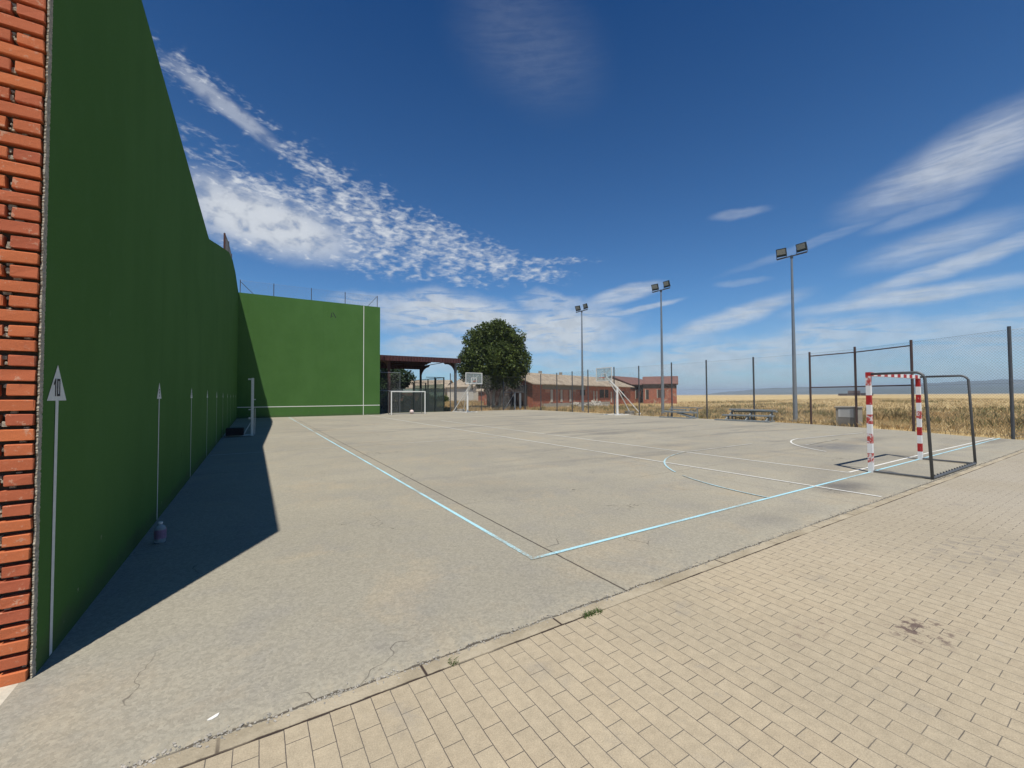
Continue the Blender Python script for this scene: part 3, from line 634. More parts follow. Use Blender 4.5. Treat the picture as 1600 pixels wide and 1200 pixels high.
hoop('white basketball hoop seen from the side, before the long brick barn', (26.65, 20.95, 0), math.pi)

# ------------------------------------------------------------------ floodlight masts
def mast(label, y_):
    l = thing('floodlight_mast', label, 'floodlight', (29.2, y_, 0), 0, 'tall floodlight masts outside the fence')
    b = MB(); b.tube([(0, 0, -.05), (0, 0, .5), (0, 0, 10.1)], [.13, .125, .055], 'galvanised', 12); b.box((-.2, -.2, -.05), (.2, .2, .05), 'cement'); b.build('mast', l, smooth=False)
    MB().box((-.03, -.85, 10.12), (.03, .85, 10.18), 'dark_steel').box((-.06, -.06, 10.0), (.06, .06, 10.19), 'dark_steel').build('cross_arm', l)
    for s in (-1, 1):
        tw = R(14 if s > 0 else -4)
        M = Matrix.Translation((0, s * .57, 10.52)) @ Matrix.Rotation(tw, 4, 'Z') @ Matrix.Rotation(R(-24 if s > 0 else -18), 4, 'Y')
        hd = MB().box((-.07, -.27, -.24), (.06, .27, .26), 'lamp_body', M).box((.06, -.2, -.18), (.12, .2, .18), 'lamp_body', M).build('lamp_head', l)
        MB().box((-.078, -.23, -.10), (-.0705, .23, .22), 'lamp_glass', M).build('glass', hd)
        MB().bar((0, s * .57 - .29, 10.2), (0, s * .57 - .29, 10.5), .03, .012, 'dark_steel').bar((0, s * .57 + .29, 10.2), (0, s * .57 + .29, 10.5), .03, .012, 'dark_steel').box((-.05, s * .57 - .3, 10.185), (.05, s * .57 + .3, 10.2), 'galvanised').build('bracket', l)
    return l
mast('grey twin floodlight mast, nearest and tallest in view, by the metal bleachers', 8.75)
mast('grey twin floodlight mast between the red roofed brick house and the collapsed bench', 18.45)
mast('grey twin floodlight mast farthest away, in front of the long brick barn', 28.1)

# ------------------------------------------------------------------ fences
def fence(label, posts, H=4.0, rails=(), span=None, w=.05):
    p0 = posts[0]; f = thing('mesh_fence', label, 'fence', (p0[0], p0[1], 0))
    Q = [(x_ - p0[0], y_ - p0[1]) for x_, y_ in posts]
    for i, (x_, y_) in enumerate(Q): MB().tube([(x_, y_, -.1), (x_, y_, H + random.uniform(-.03, .05))], w, 'brown_steel' if i in rails else 'dark_steel', 8).build('post', f)
    b = MB()
    for a, c_ in zip(Q, Q[1:]):
        chain(b, a, c_, .05, H - .1)
        for zz in (.1, 1.98, H - .1): b.tube([(a[0], a[1], zz), (c_[0], c_[1], zz)], .0035, 'mesh_wire', 4, False)
    b.build('wire_mesh', f)
    for a, c_ in zip(rails, rails[1:]):
        for zz in (H - .25, 2.0): MB().tube([(Q[a][0], Q[a][1], zz), (Q[c_][0], Q[c_][1], zz)], .03, 'brown_steel', 6).build('rail', f)
    return f
side_posts = [(27.9, 36.5), (28.0, 33.6), (27.9, 30.6), (27.7, 27.9), (27.5, 25.4), (27.4, 22.0), (27.3, 19.2), (27.6, 16.35), (27.7, 13.6), (27.7, 10.4), (27.5, 7.2), (27.1, 5.0), (25.7, 2.5), (24.0, -.55)]
side_posts += [(22.9 + 2.6, -3.6), (26.6, -6.8)]
fence('high wire mesh fence between court and dry field, with brown rails on its near part', side_posts, 4.0, (10, 11, 12))
fence('high wire mesh fence at the far end of the court, before the leafy tree', [(18.6, 36.75), (22.25, 36.75), (25.05, 36.75)], 3.95, (), w=.045)
gt = thing('metal_gate', 'grey metal gate with a diagonal brace in the far fence, left of the barn', 'gate', (25.1, 36.7, 0))
b = MB()
for p, q in (((.0, 0, .05), (0, 0, 3.9)), ((2.75, 0, 0), (2.75, 0, 3.9)), ((0, 0, 3.75), (2.75, 0, 3.75)), ((0, 0, 2.0), (2.75, 0, 2.0))): b.tube([p, q], .04, 'dark_steel', 6)
b.build('frame', gt)
b = MB(); b.box((1.35, -.06, 0), (1.52, .02, 1.95), 'galvanised'); b.bar((.1, 0, .1), (1.35, 0, 1.8), .05, .05, 'galvanised'); b.build('leaf_frame', gt)
b = MB(); b.box((2.05, -.05, .15), (2.3, .02, 1.9), 'galvanised'); b.build('side_panel', gt)
b = MB(); chain(b, (0, 0), (1.35, 0), .05, 1.95, .06); chain(b, (0, 0), (2.75, 0), 2.0, 3.75); b.build('wire_mesh', gt)

# ------------------------------------------------------------------ bleachers, cabinet, net post, bottle
def plank(mb, a, b_, w=.24, h=.06): mb.bar(a, b_, w * 1.25, h * 1.7, 'aged_steel')
bl = thing('bleacher', 'grey metal bleacher still standing in two rows, beside the tallest floodlight mast', 'bleacher', (26.6, 8.9, 0), R(3), 'old metal bleachers')
b = MB(); plank(b, (.55, 0, .66), (.55, 2.6, .68), .34, .05); b.build('seat_plank', bl)
b = MB(); plank(b, (.1, -.1, .36), (.1, 2.85, .33), .26, .05); b.build('seat_plank', bl)
b = MB(); plank(b, (-.25, -.05, .05), (-.35, 3.1, .04), .22, .05); b.build('foot_plank', bl)
b = MB(); plank(b, (.8, 0, .60), (.8, 2.5, .55), .2, .05); b.build('foot_plank', bl)
for y_ in (.15, 1.3, 2.5):
    b = MB(); b.bar((-.35, y_, .03), (.85, y_, .03), .075, .075, 'aged_steel'); b.bar((.55, y_, .03), (.55, y_, .65), .075, .075, 'aged_steel'); b.bar((.1, y_, .03), (.1, y_, .33), .075, .075, 'aged_steel'); b.bar((-.3, y_, .05), (.8, y_, .68), .06, .06, 'aged_steel'); b.build('support_frame', bl)
b = MB(); b.bar((.1, 1.3, .06), (.1, 2.4, .3), .04, .03, 'rust_steel'); b.build('brace', bl)
ba = thing('bleacher', 'collapsed grey metal bleacher with crossed tilted planks, next to the middle floodlight mast', 'bleacher', (26.6, 13.4, 0), R(2), 'old metal bleachers')
b = MB(); plank(b, (.1, .35, .40), (.1, 2.85, .42), .34, .06); b.build('seat_plank', ba)
b = MB(); plank(b, (-.05, .35, .05), (.1, 1.7, .36), .26, .05); b.build('seat_plank', ba)
b = MB(); plank(b, (.45, 1.4, .56), (.45, 2.6, .58), .24, .05); b.build('seat_plank', ba)
b = MB(); plank(b, (-.35, .4, .03), (-.35, 2.9, .04), .2, .04); b.build('foot_plank', ba)
b = MB(); b.bar((.5, .1, .72), (.5, 2.6, .74), .05, .05, 'aged_steel'); b.bar((.5, 1.2, .4), (.5, .1, .75), .03, .03, 'aged_steel'); b.bar((.5, 1.4, .74), (.3, .6, .35), .03, .03, 'aged_steel'); b.build('rail', ba)
for y_ in (.5, 2.55):
    b = MB(); b.bar((-.35, y_, .03), (.6, y_, .03), .06, .06, 'aged_steel'); b.bar((.5, y_, .03), (.5, y_, .72), .06, .06, 'aged_steel'); b.bar((.1, y_, .03), (.1, y_, .38), .06, .06, 'aged_steel'); b.build('support_frame', ba)
cb = thing('utility_cabinet', 'squat pale concrete utility cabinet standing at the fence with a dark lower half', 'cabinet', (27.25, 5.05, 0))
MB().box((0, 0, -.05), (.75, .9, .9), 'cement', bev=.015).box((-.04, -.04, .9), (.79, .94, .97), 'cement', bev=.015).build('body', cb)
MB().box((-.014, .12, .42), (-.002, .78, .86), 'cabinet_panel').build('panel', cb); MB().box((-.012, .1, .02), (-.002, .8, .4), 'grey_plaster').build('lower_panel', cb)

st = thing('net_post', 'tall white wheeled net post in the shade, beside the green side wall', 'net post', (1.03, 16.8, 0))
MB().box((-.05, -.05, .05), (.05, .05, 2.42), 'marker_paint', bev=.008).build('pole', st)
b = MB(); b.box((-.92, -.04, .02), (.05, .04, .07), 'marker_paint'); b.box((-.05, -.3, .02), (.05, .3, .07), 'marker_paint'); b.bar((-.02, 0, .62), (-.3, 0, .07), .03, .03, 'marker_paint'); b.bar((.1, .02, .05), (.1, .02, 1.15), .02, .02, 'marker_paint'); b.build('base_frame', st)
MB().box((-.9, -.25, .07), (-.28, .25, .36), 'black_rubber', bev=.02).build('counterweight', st)
for q in ((-.16, 2.34, -.052, 2.40), (-.13, .7, -.052, .78), (-.13, 1.08, -.052, 1.12), (.052, 1.5, .12, 1.54)): MB().box((q[0], -.02, q[1]), (q[2], .02, q[3]), 'marker_paint').build('hook', st)
bt = thing('plastic_bottle', 'clear plastic bottle with a reddish label on the shaded floor under arrow number 9', 'bottle', (.2, 2.32, 0))
MB().tube([(0, 0, 0), (0, 0, .02), (0, 0, .19), (0, 0, .215), (0, 0, .23), (0, 0, .25)], [.06, .066, .066, .05, .025, .025], 'bottle_plastic', 16).build('body', bt, smooth=True)
MB().tube([(0, 0, .06), (0, 0, .175)], .0672, 'bottle_label', 16, False).build('label_band', bt); MB().tube([(0, 0, .251), (0, 0, .27)], .027, 'white_enamel', 12).build('cap', bt); bt.scale = (.82, .82, .86)
pd = MB(); pts = [(.02 * math.cos(a) * (1 + .3 * math.sin(3 * a)) * 1.2, .013 * math.sin(a) * (1 + .3 * math.cos(2 * a)), 0) for a in [k * .4488 for k in range(14)]]
pd.prism([(p[0], p[1]) for p in pts], 2, 0, .004, 'dropping'); tag(pd.build('paper_scrap', loc=(.92, -1.13, .001), rz=.5), 'small white scrap lying on the concrete near the kerb', 'litter')

# ------------------------------------------------------------------ canopy and padel cage
sh = thing('metal_canopy', 'dark red steel canopy shed on columns to the right of the far green wall', 'canopy', (19.2, 36.8, 0))
W_ = 10.8; xs_ = (0, -7.0, -14.0)
prof = [(-.25, 5.38), (W_ + .25, 5.38), (W_ + .25, 5.5), (W_ / 2, 6.1), (-.25, 5.5)]
prof_roof = [(-.45, 5.42), (W_ / 2, 6.02), (W_ + .45, 5.42), (W_ + .45, 5.52), (W_ / 2, 6.14), (-.45, 5.54)]
b = MB(); b.prism(prof_roof, 0, -18, .35, 'shed_sheet'); b.build('roof', sh)
MB().box((-18, -.5, 5.05), (.36, -.452, 5.56), 'shed_sheet').build('fascia', sh); MB().box((-18, W_ + .452, 5.05), (.36, W_ + .5, 5.56), 'shed_sheet').build('fascia', sh)
for i, x_ in enumerate(xs_):
    for y_, s in ((0, 1), (W_, -1)):
        b = MB(); b.box((x_ - .11, y_ - .11, -.1), (x_ + .11, y_ + .11, 5.36), 'grey_tube' if (i == 0 and s == 1) else 'rust_steel'); b.build('column', sh)
        b = MB(); n = 8; prf = [(y_ + s * .112, 5.36), (y_ + s * .112, 3.9)] + [(y_ + s * (.112 + 2.6 * (1 - math.cos(R(90 * k / n)))), 3.9 + 1.25 * math.sin(R(90 * k / n))) for k in range(1, n + 1)] + [(y_ + s * 3.2, 5.36)]
        b.prism(prf, 0, x_ - .06, x_ + .06, 'rust_steel'); b.build('knee_brace', sh)
    b = MB(); b.box((x_ - .08, .12, 5.15 if 0 else 5.37), (x_ + .08, W_ - .12, 5.415), 'rust_steel'); b.build('beam', sh)
b = MB()
for k in range(9):
    y_ = .6 + k * 1.2; zz = 5.36 + (.6 * (1 - abs(y_ - W_ / 2) / (W_ / 2)) if 1 else 0); b.box((-18, y_ - .04, zz - .06), (.2, y_ + .04, zz + .03), 'rust_steel')
b.build('purlins', sh)
cg = thing('padel_cage', 'black framed glass and mesh padel court enclosure under the steel canopy', 'padel court', (18.1, 37.3, 0))
CX0, CY1 = -6.6, 9.4
for x_, H in ((0, 3.6), (-1.0, 3.6), (-2.0, 3.0), (-3.3, 3.0), (-4.8, 3.0), (-6.6, 3.0)): MB().box((x_ - .05, -.05, 0), (x_ + .05, .05, H), 'black_steel').build('post', cg)
for y_ in (2.3, 4.7, 7.0, CY1): MB().box((-.05, y_ - .05, 0), (.05, y_ + .05, 3.6), 'black_steel').build('post', cg)
for x_ in (-2.2, -4.4, CX0): MB().box((x_ - .05, CY1 - .05, 0), (x_ + .05, CY1 + .05, 3.6), 'black_steel').build('post', cg)
b = MB(); b.box((-1.95, -.03, 3.55), (-.05, .03, 3.6), 'black_steel'); b.box((CX0, -.03, 2.95), (-2.05, .03, 3.0), 'black_steel'); b.box((-.03, .05, 3.55), (.03, CY1, 3.6), 'black_steel'); b.box((CX0, CY1 - .03, 3.56), (-.06, CY1 + .03, 3.6), 'black_steel'); b.build('top_rail', cg)
b = MB(); b.box((CX0, -.012, .02), (-.05, .0, 2.4), 'court_glass'); b.build('glass_panel', cg)
b = MB(); b.box((-.006, .05, .02), (.006, CY1 - .05, 2.9), 'court_glass'); b.build('glass_panel', cg)
b = MB(); chain(b, (CX0, 0), (-2, 0), 2.4, 2.95, .06, .002, 'black_steel', True); chain(b, (-2, 0), (0, 0), 2.4, 3.55, .06, .002, 'black_steel', True); chain(b, (0, 0), (0, CY1), 2.9, 3.55, .06, .002, 'black_steel', True); chain(b, (CX0, CY1), (0, CY1), 0, 3.55, .08, .002, 'black_steel', True); b.build('wire_mesh', cg)
b = MB(); b.box((CX0, 0, -.02), (0, CY1, .02), 'green_floor'); b.build('floor', cg)
ns = tag(MB().box((0, 0, 0), (.03, .5, .45), 'green_shutter').build('notice_board', loc=(17.2, 37.2, 1.3)), 'small green notice fixed to the black padel cage', 'sign')
# frame with thin bars between wall and canopy
bf = thing('ball_stop_frame', 'thin pale steel ball stop frame beside the right edge of the far green wall', 'frame', (11.0, 36.2, 0))
b = MB()
for p, q in (((0, 0, 0), (0, 0, 4.7)), ((2.1, 0, 0), (2.1, 0, 4.0)), ((0, 0, 3.9), (2.1, 0, 3.9)), ((0, 0, 2.15), (3.2, 0, 2.15))): b.tube([p, q], .022, 'galvanised', 5)
b.build('bars', bf); b = MB(); chain(b, (0, 0), (2.1, 0), 0.05, 3.9, .09); b.build('wire_mesh', bf)

# ------------------------------------------------------------------ buildings
def house(name, label, cat, loc, rz, L, D, eave, ridge, wallm, roofm, over=.3, hip=0, extra=None):
    """local x along the front, y to the back; front at y=0"""
    h = thing(name, label, cat, loc, rz)
    b = MB(); b.prism([(0, -.3), (D, -.3), (D, eave), (D / 2, ridge - .12), (0, eave)], 0, 0, L, wallm); b.build('wall', h)
    sl_ = (ridge - eave) / (D / 2); e = over
    b = MB(); pr = [(-e, eave - e * sl_ + .02), (D / 2, ridge + .02), (D + e, eave - e * sl_ + .02), (D + e, eave - e * sl_ + .14), (D / 2, ridge + .15), (-e, eave - e * sl_ + .14)]
    b.prism(pr, 0, -e, L + e, roofm); r = b.build('roof', h)
    return h, r
a_ = math.atan2(10.25, 29.05)
bn, rf = house('brick_barn', 'long ruined red brick barn with a sagging tan tiled roof behind the fence', 'barn', (31.2, 39.85, 0), a_, 30.8, 8.4, 3.2, 4.75, 'barn_brick', 'tan_tiles', .6)
b = MB(); b.box((2.2, -.015, 2.45), (14, -.003, 3.1), 'grey_plaster'); b.build('render_band', bn)
for x_, w, z0, z1 in ((4.1, .55, .7, 2.4), (6.6, .5, .7, 2.4), (9.0, .5, .7, 2.4), (16.3, .3, .4, 2.3), (17.3, .3, .3, 2.3), (22.5, .4, .4, 2.2)): MB().box((x_, -.06, z0), (x_ + w, -.002, z1), 'plaster').build('pillar', bn)
for x_, w, z0, z1 in ((2.9, 1.0, 2.0, 2.42), (5.3, .9, .9, 2.4), (7.4, 1.2, .9, 2.4), (12.2, 1.4, 1.6, 2.42), (18.5, 1.5, 1.2, 2.5), (20.4, 1.2, 1.2, 2.5), (24.5, 1.0, 1.2, 2.3), (27.0, 1.0, 1.2, 2.3)):
    MB().box((x_, -.025, z0), (x_ + w, -.004, z1), 'rough_brick' if x_ < 9 else 'dark_opening').build('blocked_opening', bn)
b = MB(); b.box((2.4, -.12, -.1), (22, -.002, .55), 'cement'); b.build('plinth', bn)
MB().box((-.06, .8, -.1), (-.005, 7.8, 3.0), 'dark_wood').build('gable_shade', bn)  # dark wood-brown sheet painting the tree's shade onto the gable end
for x_, y_ in ((2.2, 5.2), (9.0, 5.0), (14.2, 4.6)): MB().box((x_, y_, 4.5), (x_ + .4, y_ + .4, 5.35), 'cement').build('chimney', bn)
for k in range(9):
    bw = MB(); x_ = 2 + k * 3.1; bw.box((x_, -.42, 3.10), (x_ + random.uniform(1.2, 2.8), -.2, 3.10 + .08), 'tan_tiles', Matrix.Rotation(R(random.uniform(-.1, .25)), 4, 'Y')); bw.build('eave_sheet', bn)
hw, rw = house('brick_wing', 'red brick range with a dark gable end rising behind the right end of the barn', 'barn', (63.2, 52.76, 0), a_, 13, 8, 3.72, 5.36, 'barn_brick', 'red_tiles', .35)
MB().box((-.32, .0, 2.7), (-.02, 8, 3.6), 'dark_wood').build('gable_board', hw); MB().box((0, -.03, 2.75), (13, -.003, 3.65), 'dark_wood').build('eave_board', hw)
for x_, w, m_ in ((2.6, 1.0, 'dark_opening'), (6.0, 1.3, 'green_shutter'), (10, 1.0, 'dark_opening')):
    w_ = MB().box((x_, -.05, 1.0), (x_ + w, -.004, 2.5), m_).build('window', hw); MB().box((x_ - .3, -.06, .8), (x_ - .002, -.003, 2.6), 'plaster').build('frame', w_)
h2, r2 = house('brick_house', 'low red brick house with brownish red roof, right of the long barn', 'house', (64.93, 51.13, 0), math.atan2(-.80, .596), 6.0, 7, 3.75, 5.15, 'barn_brick', 'red_tiles', .3)
for x_, w, z0, z1, m_ in ((.5, .5, .8, 2.6, 'dark_opening'), (2.6, 1.3, 1.1, 2.6, 'dark_wood')):
    w_ = MB().box((x_, -.05, z0), (x_ + w, -.004, z1), m_).build('window', h2)
    MB().box((x_ - .12, -.06, z0 - .1), (x_ - .002, -.003, z1 + .1), 'plaster').build('frame', w_)
MB().box((0, -.03, 2.85), (6.0, -.003, 3.7), 'dark_wood').build('eave_board', h2)
hA, _ = house('grey_house', 'pale grey rendered house with a tan hipped roof behind the padel cage', 'house', (27.0, 82.0, 0), R(-40), 9.5, 8, 3.2, 4.9, 'plaster', 'tan_tiles', .3)
for x_ in (1.5, 5.5): MB().box((x_, -.04, 1.1), (x_ + .8, -.003, 2.2), 'dark_opening').build('window', hA)
hB, _ = house('cream_house', 'cream house with pinkish roof seen between the padel cage and the canopy column', 'house', (33.0, 71.5, 0), R(-66), 6.5, 8, 3.3, 4.9, 'pale_plaster', 'tan_tiles', .3)
MB().box((-.04, 2.0, 1.3), (-.003, 2.8, 2.2), 'dark_opening').build('window', hB)
hC, _ = house('brick_shed', 'small dark red brick outbuilding behind the basketball hoop and leafy tree', 'shed', (31.5, 55.5, 0), R(-40), 5, 4, 2.4, 3.3, 'barn_brick', 'tan_tiles', .3)
hD, _ = house('low_outbuilding', 'low red outbuilding with a nearly flat roof behind the goal and canopy', 'shed', (20.5, 78.0, 0), R(-22), 9, 5, 2.3, 2.8, 'barn_brick', 'plaster', .3)
hV = thing('far_farm', 'tiny brown farm building on the horizon, left of the striped goal post', 'building', (471, 163, 0), R(-72))
MB().prism([(0, -1), (9, -1), (9, 2.6), (4.5, 4.6), (0, 2.6)], 0, 2, 11, 'dark_wood').build('wall', hV); MB().box((11.2, 0, -1), (20, 8, 2.3), 'dark_wood').build('annex', hV); MB().box((-5, 0, -1), (1.8, 7, 2.0), 'dark_wood').build('annex', hV)

# rubble in front of the barn
def rubble(label, c_, r, n):
    b = MB()
    for k in range(n):
        a = random.uniform(0, 6.28); d = r * math.sqrt(random.random()); s_ = random.uniform(.10, .28)
        zc = max(0, (1 - d / r)) * .75
        M = Matrix.Translation((d * math.cos(a) * 1.5, d * math.sin(a), zc)) @ Matrix.Rotation(random.uniform(0, 3), 4, (random.random(), random.random(), random.random() + .1)) 
        b.box((-s_, -s_ * .7, -s_ * .5), (s_, s_ * .7, s_ * .5), 'rubble', M)
    return tag(b.build('rubble_pile', loc=(c_[0], c_[1], 0)), label, 'rubble')
rubble('grey rubble heap against the barn wall beside the basketball hoop pole', (42.6, 40.6), 1.5, 60)
rubble('low heap of broken blocks by the barn, left of the larger heap', (38.3, 39.6), .9, 34)

# ------------------------------------------------------------------ vegetation
def crown_mesh(name, blobs, n, size, m_, parent, seed=3, core=True):
    rg = np.random.default_rng(seed); V = []; 
    vol = np.array([b_[3] ** 2 * b_[4] for b_ in blobs]); idx = rg.choice(len(blobs), n, p=vol / vol.sum()); B = np.array(blobs)[idx]
    d = rg.normal(size=(n, 3)); d /= np.linalg.norm(d, axis=1)[:, None]
    rad = rg.random(n) ** .33; rad = np.where(rg.random(n) < .75, .72 + .32 * rg.random(n), rad)
    c_ = B[:, :3] + d * rad[:, None] * np.stack([B[:, 3], B[:, 3], B[:, 4]], 1)
    # clump: pull to cluster centres
    k = n // 26; cc = c_[rg.integers(0, n, k)]; own = rg.integers(0, k, n)
    sel = rg.random(n) < .7; c_[sel] = cc[own[sel]] + rg.normal(scale=.17, size=(sel.sum(), 3))
    nrm = rg.normal(size=(n, 3)) + d * .6 + np.array([0, 0, .5]); nrm /= np.linalg.norm(nrm, axis=1)[:, None]
    t1 = np.cross(nrm, rg.normal(size=(n, 3))); t1 /= np.linalg.norm(t1, axis=1)[:, None]; t2 = np.cross(nrm, t1)
    s_ = size * (.6 + .8 * rg.random(n))[:, None]
    V = np.stack([c_ - t1 * s_, c_ + t2 * s_ * .55, c_ + t1 * s_, c_ - t2 * s_ * .55], 1).reshape(-1, 3)
    F = np.arange(4 * n).reshape(n, 4); tone = np.clip(rg.random(k)[own] * .6 + rg.random(n) * .4, .01, 1)
    o = fast_mesh(name, V, F, m_, tone, parent)
    return o
def tree_at(label, name, loc, blobs, n, size, m_, trunks, seed=3):
    t_ = thing(name, label, 'tree', loc)
    for i, (pts, rr, bm_) in enumerate(trunks):
        MB().tube(pts, rr, bm_, 9).build('trunk', t_, smooth=True)
    crown_mesh('crown', blobs, n, size, m_, t_, seed); return t_
rg = random.Random(5)
blobs = [(0, 0, 5.9, 3.3, 3.2), (-1.6, .8, 5.2, 2.5, 2.4), (1.7, -.9, 5.6, 2.5, 2.5), (.2, .2, 7.9, 2.3, 2.2), (-1.4, .6, 7.3, 1.7, 1.6), (1.7, -1, 7.4, 1.8, 1.7), (-1.9, 1.0, 8.1, 1.5, 1.4), (2.1, -1.2, 8.3, 1.6, 1.4), (-.5, .3, 9.2, 1.5, 1.0), (1.0, -.4, 9.4, 1.3, .9), (-2.6, 1.3, 5.0, 1.4, 1.3), (2.7, -1.5, 5.4, 1.4, 1.8), (0, 0, 3.6, 2.6, 1.2), (-2, 1, 3.9, 1.5, .9), (1.9, -1, 3.5, 1.5, .9)]
for k in range(38):
    a = rg.uniform(0, 6.28); e = rg.uniform(-.5, 1.45); r_ = rg.uniform(3.3, 3.8)
    blobs.append((r_ * math.cos(a) * math.cos(e), r_ * math.sin(a) * math.cos(e), 6.0 + 3.9 * math.sin(e), rg.uniform(.5, .95), rg.uniform(.5, .9)))
tree_at('large round dark green leafy tree beside the barn, behind the basketball hoop', 'leafy_tree', (25.1, 39.2, 0), blobs, 46000, .13, 'leaves',
        [([(-.35, .3, -.1), (-.5, .3, 1.5), (-.9, .5, 3.2), (-1.6, .8, 5.5)], [.2, .17, .15, .07], 'bark'), ([(0, 0, -.1), (.05, 0, 1.6), (.3, 0, 3.5), (.2, 0, 7)], [.22, .18, .14, .06], 'pale_bark'), ([(.5, -.3, -.1), (.8, -.4, 1.6), (1.4, -.8, 3.5), (2, -1, 5.5)], [.2, .17, .13, .06], 'pale_bark')])
def small_blobs(r, h, k, z0, seed):
    q = random.Random(seed); return [(q.uniform(-r, r) * .5, q.uniform(-r, r) * .5, z0 + q.uniform(0, h), r * q.uniform(.5, .75), h * .28) for _ in range(k)]
tree_at('dark bushy evergreen tree behind the canopy, right of the far green wall', 'evergreen_tree', (16.6, 54.0, 0), small_blobs(3.3, 4.6, 9, 1.2, 4), 14000, .16, 'dark_leaves', [([(0, 0, -.1), (0, 0, 4)], [.25, .1], 'bark')], 6)
tree_at('dark evergreen tree further left behind the canopy, mostly hidden by the green wall', 'evergreen_tree', (11.6, 52.0, 0), small_blobs(2.8, 4.8, 8, 1.0, 9), 9000, .16, 'dark_leaves', [([(0, 0, -.1), (0, 0, 4)], [.25, .1], 'bark')], 8)
tree_at('small green bush in the dry grass before the cream house', 'bush', (26.0, 56.5, 0), small_blobs(1.0, 1.5, 5, .2, 12), 2600, .12, 'leaves', [([(0, 0, -.1), (0, 0, 1)], [.05, .03], 'bark')], 9)

for q, (x_, y_, r_, h_) in enumerate(((15.6, 49.5, 1.5, 1.3), (18.9, 50.5, 1.2, 1.1), (22.0, 51.5, 1.4, 1.0))):
    tree_at(('wide dark shrub behind the goal and black cage', 'dark shrub behind the cage near the rear canopy column', 'low green shrub in dry grass right of the black cage')[q], 'bush', (x_, y_, 0), small_blobs(r_, h_, 6, .3, 30 + q), 3600, .12, 'dark_leaves' if q < 2 else 'leaves', [([(0, 0, -.1), (0, 0, .9)], [.05, .03], 'bark')], 40 + q)
def blades(name, pts, hgt, wid, m_, per, seed, spread=.16, lean=.35, label=None):
    """pts (n,2) tuft positions, hgt (n,) heights"""
    rg = np.random.default_rng(seed); n = len(pts); P = np.repeat(pts, per, 0) + rg.normal(scale=spread, size=(n * per, 2)); H = np.repeat(hgt, per) * (.5 + .7 * rg.random(n * per))
    a = rg.random(n * per) * 6.283; w = np.repeat(wid, per) * (.6 + .8 * rg.random(n * per)); dx, dy = np.cos(a) * w, np.sin(a) * w
    lx, ly = rg.normal(scale=lean, size=n * per) * H, rg.normal(scale=lean, size=n * per) * H; z0 = np.full(n * per, -.06 if hgt.max() > .1 else .0)
    A = np.stack([P[:, 0] - dx, P[:, 1] - dy, z0], 1); B_ = np.stack([P[:, 0] + dx, P[:, 1] + dy, z0], 1)
    C_ = np.stack([P[:, 0] + lx * .4 + dx * .7, P[:, 1] + ly * .4 + dy * .7, H * .6], 1); D_ = np.stack([P[:, 0] + lx, P[:, 1] + ly, H], 1)
    V = np.stack([A, B_, C_, D_], 1).reshape(-1, 3); F = np.arange(4 * n * per).reshape(-1, 4); tone = np.clip(np.repeat(rg.random(n), per) * .7 + rg.random(n * per) * .3, .01, 1)
    return tag(fast_mesh(name, V, F, m_, tone), label, None, None, 'stuff')
def court_x(y):                                  # edge of the concrete
    return np.interp(y, [-8, -1.3, .5, 2.1, 4.5, 7.6, 18.5, 30, 37], [27.5, 24.6, 24.5, 25.5, 26.5, 27.3, 27.4, 28.0, 28.2])
def scatter(n, x0, x1, y0, y1, seed, power=1.):
    rg = np.random.default_rng(seed); x_ = x0 + (x1 - x0) * rg.random(n) ** power; y_ = y0 + (y1 - y0) * rg.random(n); p = np.stack([x_, y_], 1)
    ok = (x_ > court_x(y_) + .12) & ~((y_ > 39) & (x_ < 31)) 
    # keep out of the barn and the house
    u = (x_ - 31.2) * math.cos(a_) + (y_ - 39.85) * math.sin(a_); v_ = -(x_ - 31.2) * math.sin(a_) + (y_ - 39.85) * math.cos(a_)
    ok &= ~((u > -.3) & (u < 31) & (v_ > -.3) & (v_ < 9)); return p[ok], rg
p, rg2 = scatter(9000, 24, 48, -12, 40, 1, 1.2); nz = .5 + .5 * np.sin(p[:, 0] * .5 + 1.3 * np.sin(p[:, 1] * .35)) * np.sin(p[:, 1] * .43 + p[:, 0] * .2)
blades('dry_grass', p, .08 + .20 * rg2.random(len(p)) * (.4 + nz), np.full(len(p), .011), 'dry_grass', 7, 21, .14)
p, rg2 = scatter(11000, 40, 190, -60, 60, 2, 1.9)
blades('dry_grass', p, .10 + .18 * rg2.random(len(p)), np.full(len(p), .03), 'dry_grass', 6, 22, .4)
p, rg2 = scatter(4200, 25.2, 46, -10, 38, 3, 1.3); nz = np.sin(p[:, 0] * .9 + 2 * np.sin(p[:, 1] * .5)) * np.sin(p[:, 1] * .8 + p[:, 0] * .3) + .6 * np.sin(p[:, 1] * 1.7 + p[:, 0])
k = (nz + .35 * rg2.normal(size=len(p)) > .75) | ((p[:, 0] > 33) & (p[:, 0] < 37) & (rg2.random(len(p)) < .22)); p = p[k]
blades('green_weeds', p, .14 + .36 * rg2.random(len(p)) ** 1.5, np.full(len(p), .02), 'green_weeds', 14, 23, .15, .3)
p, rg2 = scatter(2600, 42, 130, -50, 50, 5, 1.5); nz = np.sin(p[:, 0] * .11 + 2 * np.sin(p[:, 1] * .1)) + .6 * np.sin(p[:, 1] * .3)
p = p[nz > .6]; blades('green_weeds', p, .15 + .25 * rg2.random(len(p)), np.full(len(p), .05), 'green_weeds', 12, 24, .5, .3)
rg2 = np.random.default_rng(8)
p = np.stack([14 + 22 * rg2.random(7000), 46.5 + 22 * rg2.random(7000) ** 1.2], 1); p = p[(p[:, 0] > 19.6) | (p[:, 1] > 49)]; p = p[~((p[:, 0] > 27) & (p[:, 1] < 50))]
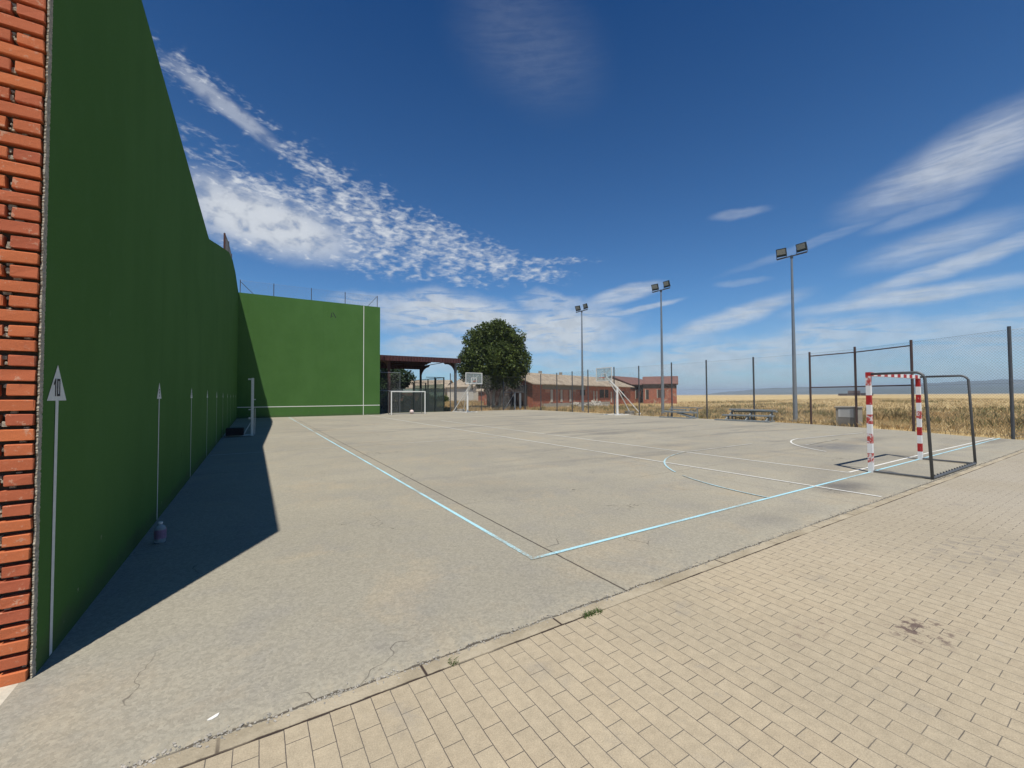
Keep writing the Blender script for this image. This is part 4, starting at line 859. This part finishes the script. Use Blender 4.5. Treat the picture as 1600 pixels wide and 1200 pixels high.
blades('dry_grass', p, .3 + .55 * rg2.random(len(p)), np.full(len(p), .03), 'dry_grass', 8, 25, .25)
p = np.stack([19.5 + 10 * rg2.random(2600), 37.2 + 9.5 * rg2.random(2600)], 1)
blades('dry_grass', p, .12 + .3 * rg2.random(len(p)), np.full(len(p), .02), 'dry_grass', 7, 26, .2)
p = np.stack([np.concatenate([3.15 + .16 * rg2.random(26), 2.10 + .03 * rg2.random(6)]), np.concatenate([-1.42 + .025 * rg2.random(26), -1.395 + .02 * rg2.random(6)])], 1)
blades('green_weeds', p, .022 + .012 * rg2.random(len(p)) - .01, np.full(len(p), .0022), 'small_weed', 10, 27, .012, .9)
# gravel and bits along the crumbling court edge
b = MB()
for k in range(1500):
    x_ = .3 + 20 * random.random() ** 1.5; y_ = -1.29 + random.gauss(0, .022); s_ = random.uniform(.002, .0075); 
    M = Matrix.Translation((x_, y_, .003)) @ Matrix.Rotation(random.uniform(0, 3), 4, (random.random(), random.random(), 1)); b.box((-s_, -s_ * .8, -s_ * .5), (s_, s_ * .8, s_ * .6), 'rubble' if k % 3 else 'cement', M)
tag(b.build('gravel'), kind='stuff')

# ------------------------------------------------------------------ far hills and the air
def ridge(a0, a1, dist, hf, seed, n=160, depth=700):
    q = np.random.default_rng(seed); V = []; F = []; prof_ = (0, .45, .8, 1, .6, 0); m_ = len(prof_)
    ph = q.random(8) * 6
    for i in range(n + 1):
        u = i / n; a = R(a0 + (a1 - a0) * u); h = hf(a0 + (a1 - a0) * u) * (1 + .10 * sum(math.sin(u * (9 + 11 * k) + ph[k]) / (k + 1) for k in range(6)))
        for j, pj in enumerate(prof_):
            d = dist + depth * (j / (m_ - 1) - .6) + q.normal() * 15; V.append((d * math.sin(a), d * math.cos(a), max(h, 0) * pj * (1 + q.normal() * .03) - 5))
    for i in range(n):
        for j in range(m_ - 1): F.append((i * m_ + j, (i + 1) * m_ + j, (i + 1) * m_ + j + 1, i * m_ + j + 1))
    o = MB().poly(V, F, 'hill_ground').build('hills', smooth=True); return tag(o, kind='structure')
def hp(P_): return lambda a: float(np.interp(a, [k for k, _ in P_], [v_ for _, v_ in P_]))
T = math.tan
ridge(50, 130, 3800, hp([(50, 0), (56, 0), (59, 3800 * T(R(.45))), (63, 3800 * T(R(.75))), (75, 3800 * T(R(.85))), (79, 3800 * T(R(1.25))), (81.5, 3800 * T(R(1.4))), (84, 3800 * T(R(1.2))), (100, 3800 * T(R(1.3))), (130, 0)]), 4)
ridge(58, 120, 2900, hp([(58, 0), (64, 2900 * T(R(.35))), (72, 2900 * T(R(.62))), (82, 2900 * T(R(.65))), (100, 2900 * T(R(.5))), (120, 0)]), 9)
m_ = bpy.data.materials.new('air'); m_.use_nodes = True; t = NT(m_.node_tree); t.N.clear(); out = t.new('ShaderNodeOutputMaterial'); pv = t.new('ShaderNodeVolumePrincipled')
pv.inputs['Color'].default_value = (.68, .82, 1, 1); pv.inputs['Density'].default_value = 2.3e-4; pv.inputs['Anisotropy'].default_value = .1; t.L.new(pv.outputs[0], out.inputs['Volume']); MAT['air'] = m_
tag(MB().box((-9500, -9500, -7), (9500, 9500, 112), 'air').build('haze'), kind='stuff')
